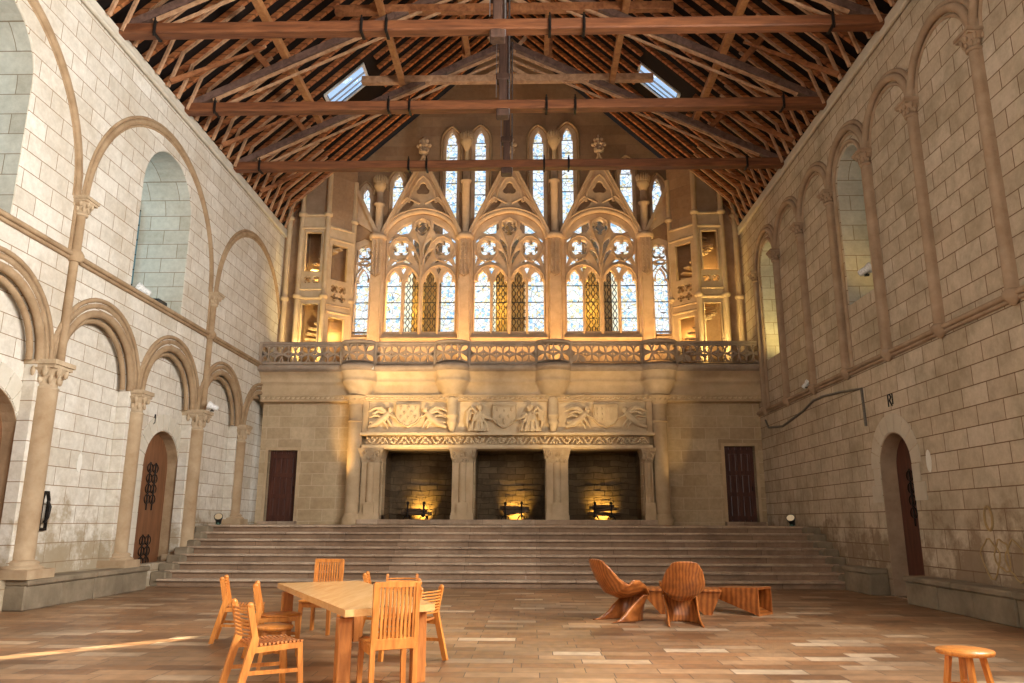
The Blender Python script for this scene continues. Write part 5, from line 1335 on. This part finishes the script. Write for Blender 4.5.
# light panels added in unseen right wall openings, to brighten the left wall
for c, hw in RWIN[2:]: aim(area('side_window_light_panel', (XR + .5, c, 7.9), (0, 0, 0), 1.4, 4.6, 3000, (1, .97, .91)), (-8.5, c + 4.5, 9.0))
for c, hw in LWIN[2:]: aim(area('side_window_light_panel', (XL - 1.3, c, 8.7), (0, 0, 0), 2.2, 3.6, 480, (1, .96, .9)), (8.5, c + 2, 5.5))  # panels added in unseen left windows, to brighten the right wall
# daylight in the two visible left windows
for c, hw in LWIN[:2]: area('side_window_light_panel', (XL - 1.34, c, 8.6), (0, -PI / 2, 0), 3.6, 2.3, 26, (.50, .82, 1.0))
# daylight from the gable windows
area('gable_window_daylight', (0, 10.5, 15.5), (-PI / 2 + .12, 0, 0), 18, 13, 4200, (1, .98, .94))
# gallery uplighters washing the window wall
for x in (-5.05, -3.4, -1.75, -.07, 1.66, 3.4, 5.05): spot('gallery_uplighter', (x, .05, 6.75), (x, 1.5, 10.5), 330, (1, .54, .17), 120, .9)
for s in (-1, 1): spot('turret_uplighter', (s * 7.2, -.35, 6.75), (s * 7.0, 1.2, 10), 420, (1, .70, .25), 110, .9); point('turret_lamp', (s * 7.3, .95, 10.5), 30, (1, .65, .2)); point('turret_lamp', (s * 6.6, 1.25, 8.2), 22, (1, .65, .2))
# floodlights on the chimney
for x, e in ((-2.9, 1500), (1.9, 700)): spot('chimney_floodlight', (x * 1.2, -4.0, 1.6), (x, 0, 5.9), e, (1, .66, .28), 52, .8, .2)
spot('chimney_floodlight', (-6.3, -1.5, 1.5), (-5.25, -.2, 4.75), 800, (1, .60, .20), 34, .9, .1)
spot('chimney_floodlight', (5.9, -1.3, 1.5), (5.2, 0, 5.3), 200, (1, .66, .28), 40, .9, .15)
for x, e in ((-6.5, 1900), (6.5, 700)): spot('window_wall_floodlight', (x, -4.2, 1.62), (x * .12, 1.5, 14.4), e, (1, .74, .44), 48, .9, .15)  # added spots without fixtures, brightening the upper window wall
# hearth lamps
for i, (a, c) in enumerate(hear):
    x = (a + c) / 2 + (0, .2, 0)[i]
    spot('hearth_lamp', (x, 1.12, 1.66), (x, 1.6, 1.95), 230, (1, .60, .12), 105, .9, .04)
# lamps on the right windows
spot('window_lamp', (8.6, -9.0, 7.25), (9.3, -7.8, 8.0), 60, (1, .62, .12), 110, .9)
spot('window_lamp', (8.75, -2.55, 6.9), (9.3, -1.2, 8.6), 160, (1, .75, .25), 130, .9)
for i, c in enumerate(WC): point('flue_lamp', (c - 1.05, 2.55, 9.6), 260, (1, .70, .12), .1)
# low sun through the door slit on the left
az = Vector((.68, .73, -.30)).normalized(); tgt = Vector((-8.5, -19.92, 1.2)); src = tgt - az * 14
spot('door_sunbeam', src, tgt, 230000, (1, .86, .6), 14, .1, .05)
# world : bright hazy sky
wd = bpy.data.worlds.new('sky'); S.world = wd; wd.use_nodes = True; nt = wd.node_tree; nt.nodes.clear(); h = N(nt)
tc = h.n('ShaderNodeTexCoord'); sp = h.n('ShaderNodeSeparateXYZ'); h.l(tc, 'Generated', sp, 0)
r = ramp(h, [(0.0, (1, .97, .90)), (.35, (.86, .93, 1)), (1.0, (.45, .65, 1))]); h.l(sp, 'Z', r, 0)
bg = h.n('ShaderNodeBackground', Strength=1.25); h.l(r, 0, bg, 0); o = h.n('ShaderNodeOutputWorld'); h.l(bg, 0, o, 0)
# ------------------------------------------------------------------ camera
cam = bpy.data.cameras.new('camera'); co = bpy.data.objects.new('camera', cam); COL.objects.link(co); S.camera = co
yaw, pitch, roll, fpx = -0.023335, 0.232071, 0.0026807, 760.534
fw = Vector((math.sin(yaw) * math.cos(pitch), math.cos(yaw) * math.cos(pitch), math.sin(pitch))); rt = Vector((math.cos(yaw), -math.sin(yaw), 0)); up = rt.cross(fw)
r2 = rt * math.cos(roll) + up * math.sin(roll); u2 = up * math.cos(roll) - rt * math.sin(roll)
mt = Matrix((( r2.x, u2.x, -fw.x, .6822), (r2.y, u2.y, -fw.y, -25.874), (r2.z, u2.z, -fw.z, 1.55), (0, 0, 0, 1)))
co.matrix_world = mt; cam.sensor_width = 36; cam.lens = fpx / 1024 * 36; cam.clip_end = 200; cam.clip_start = .05
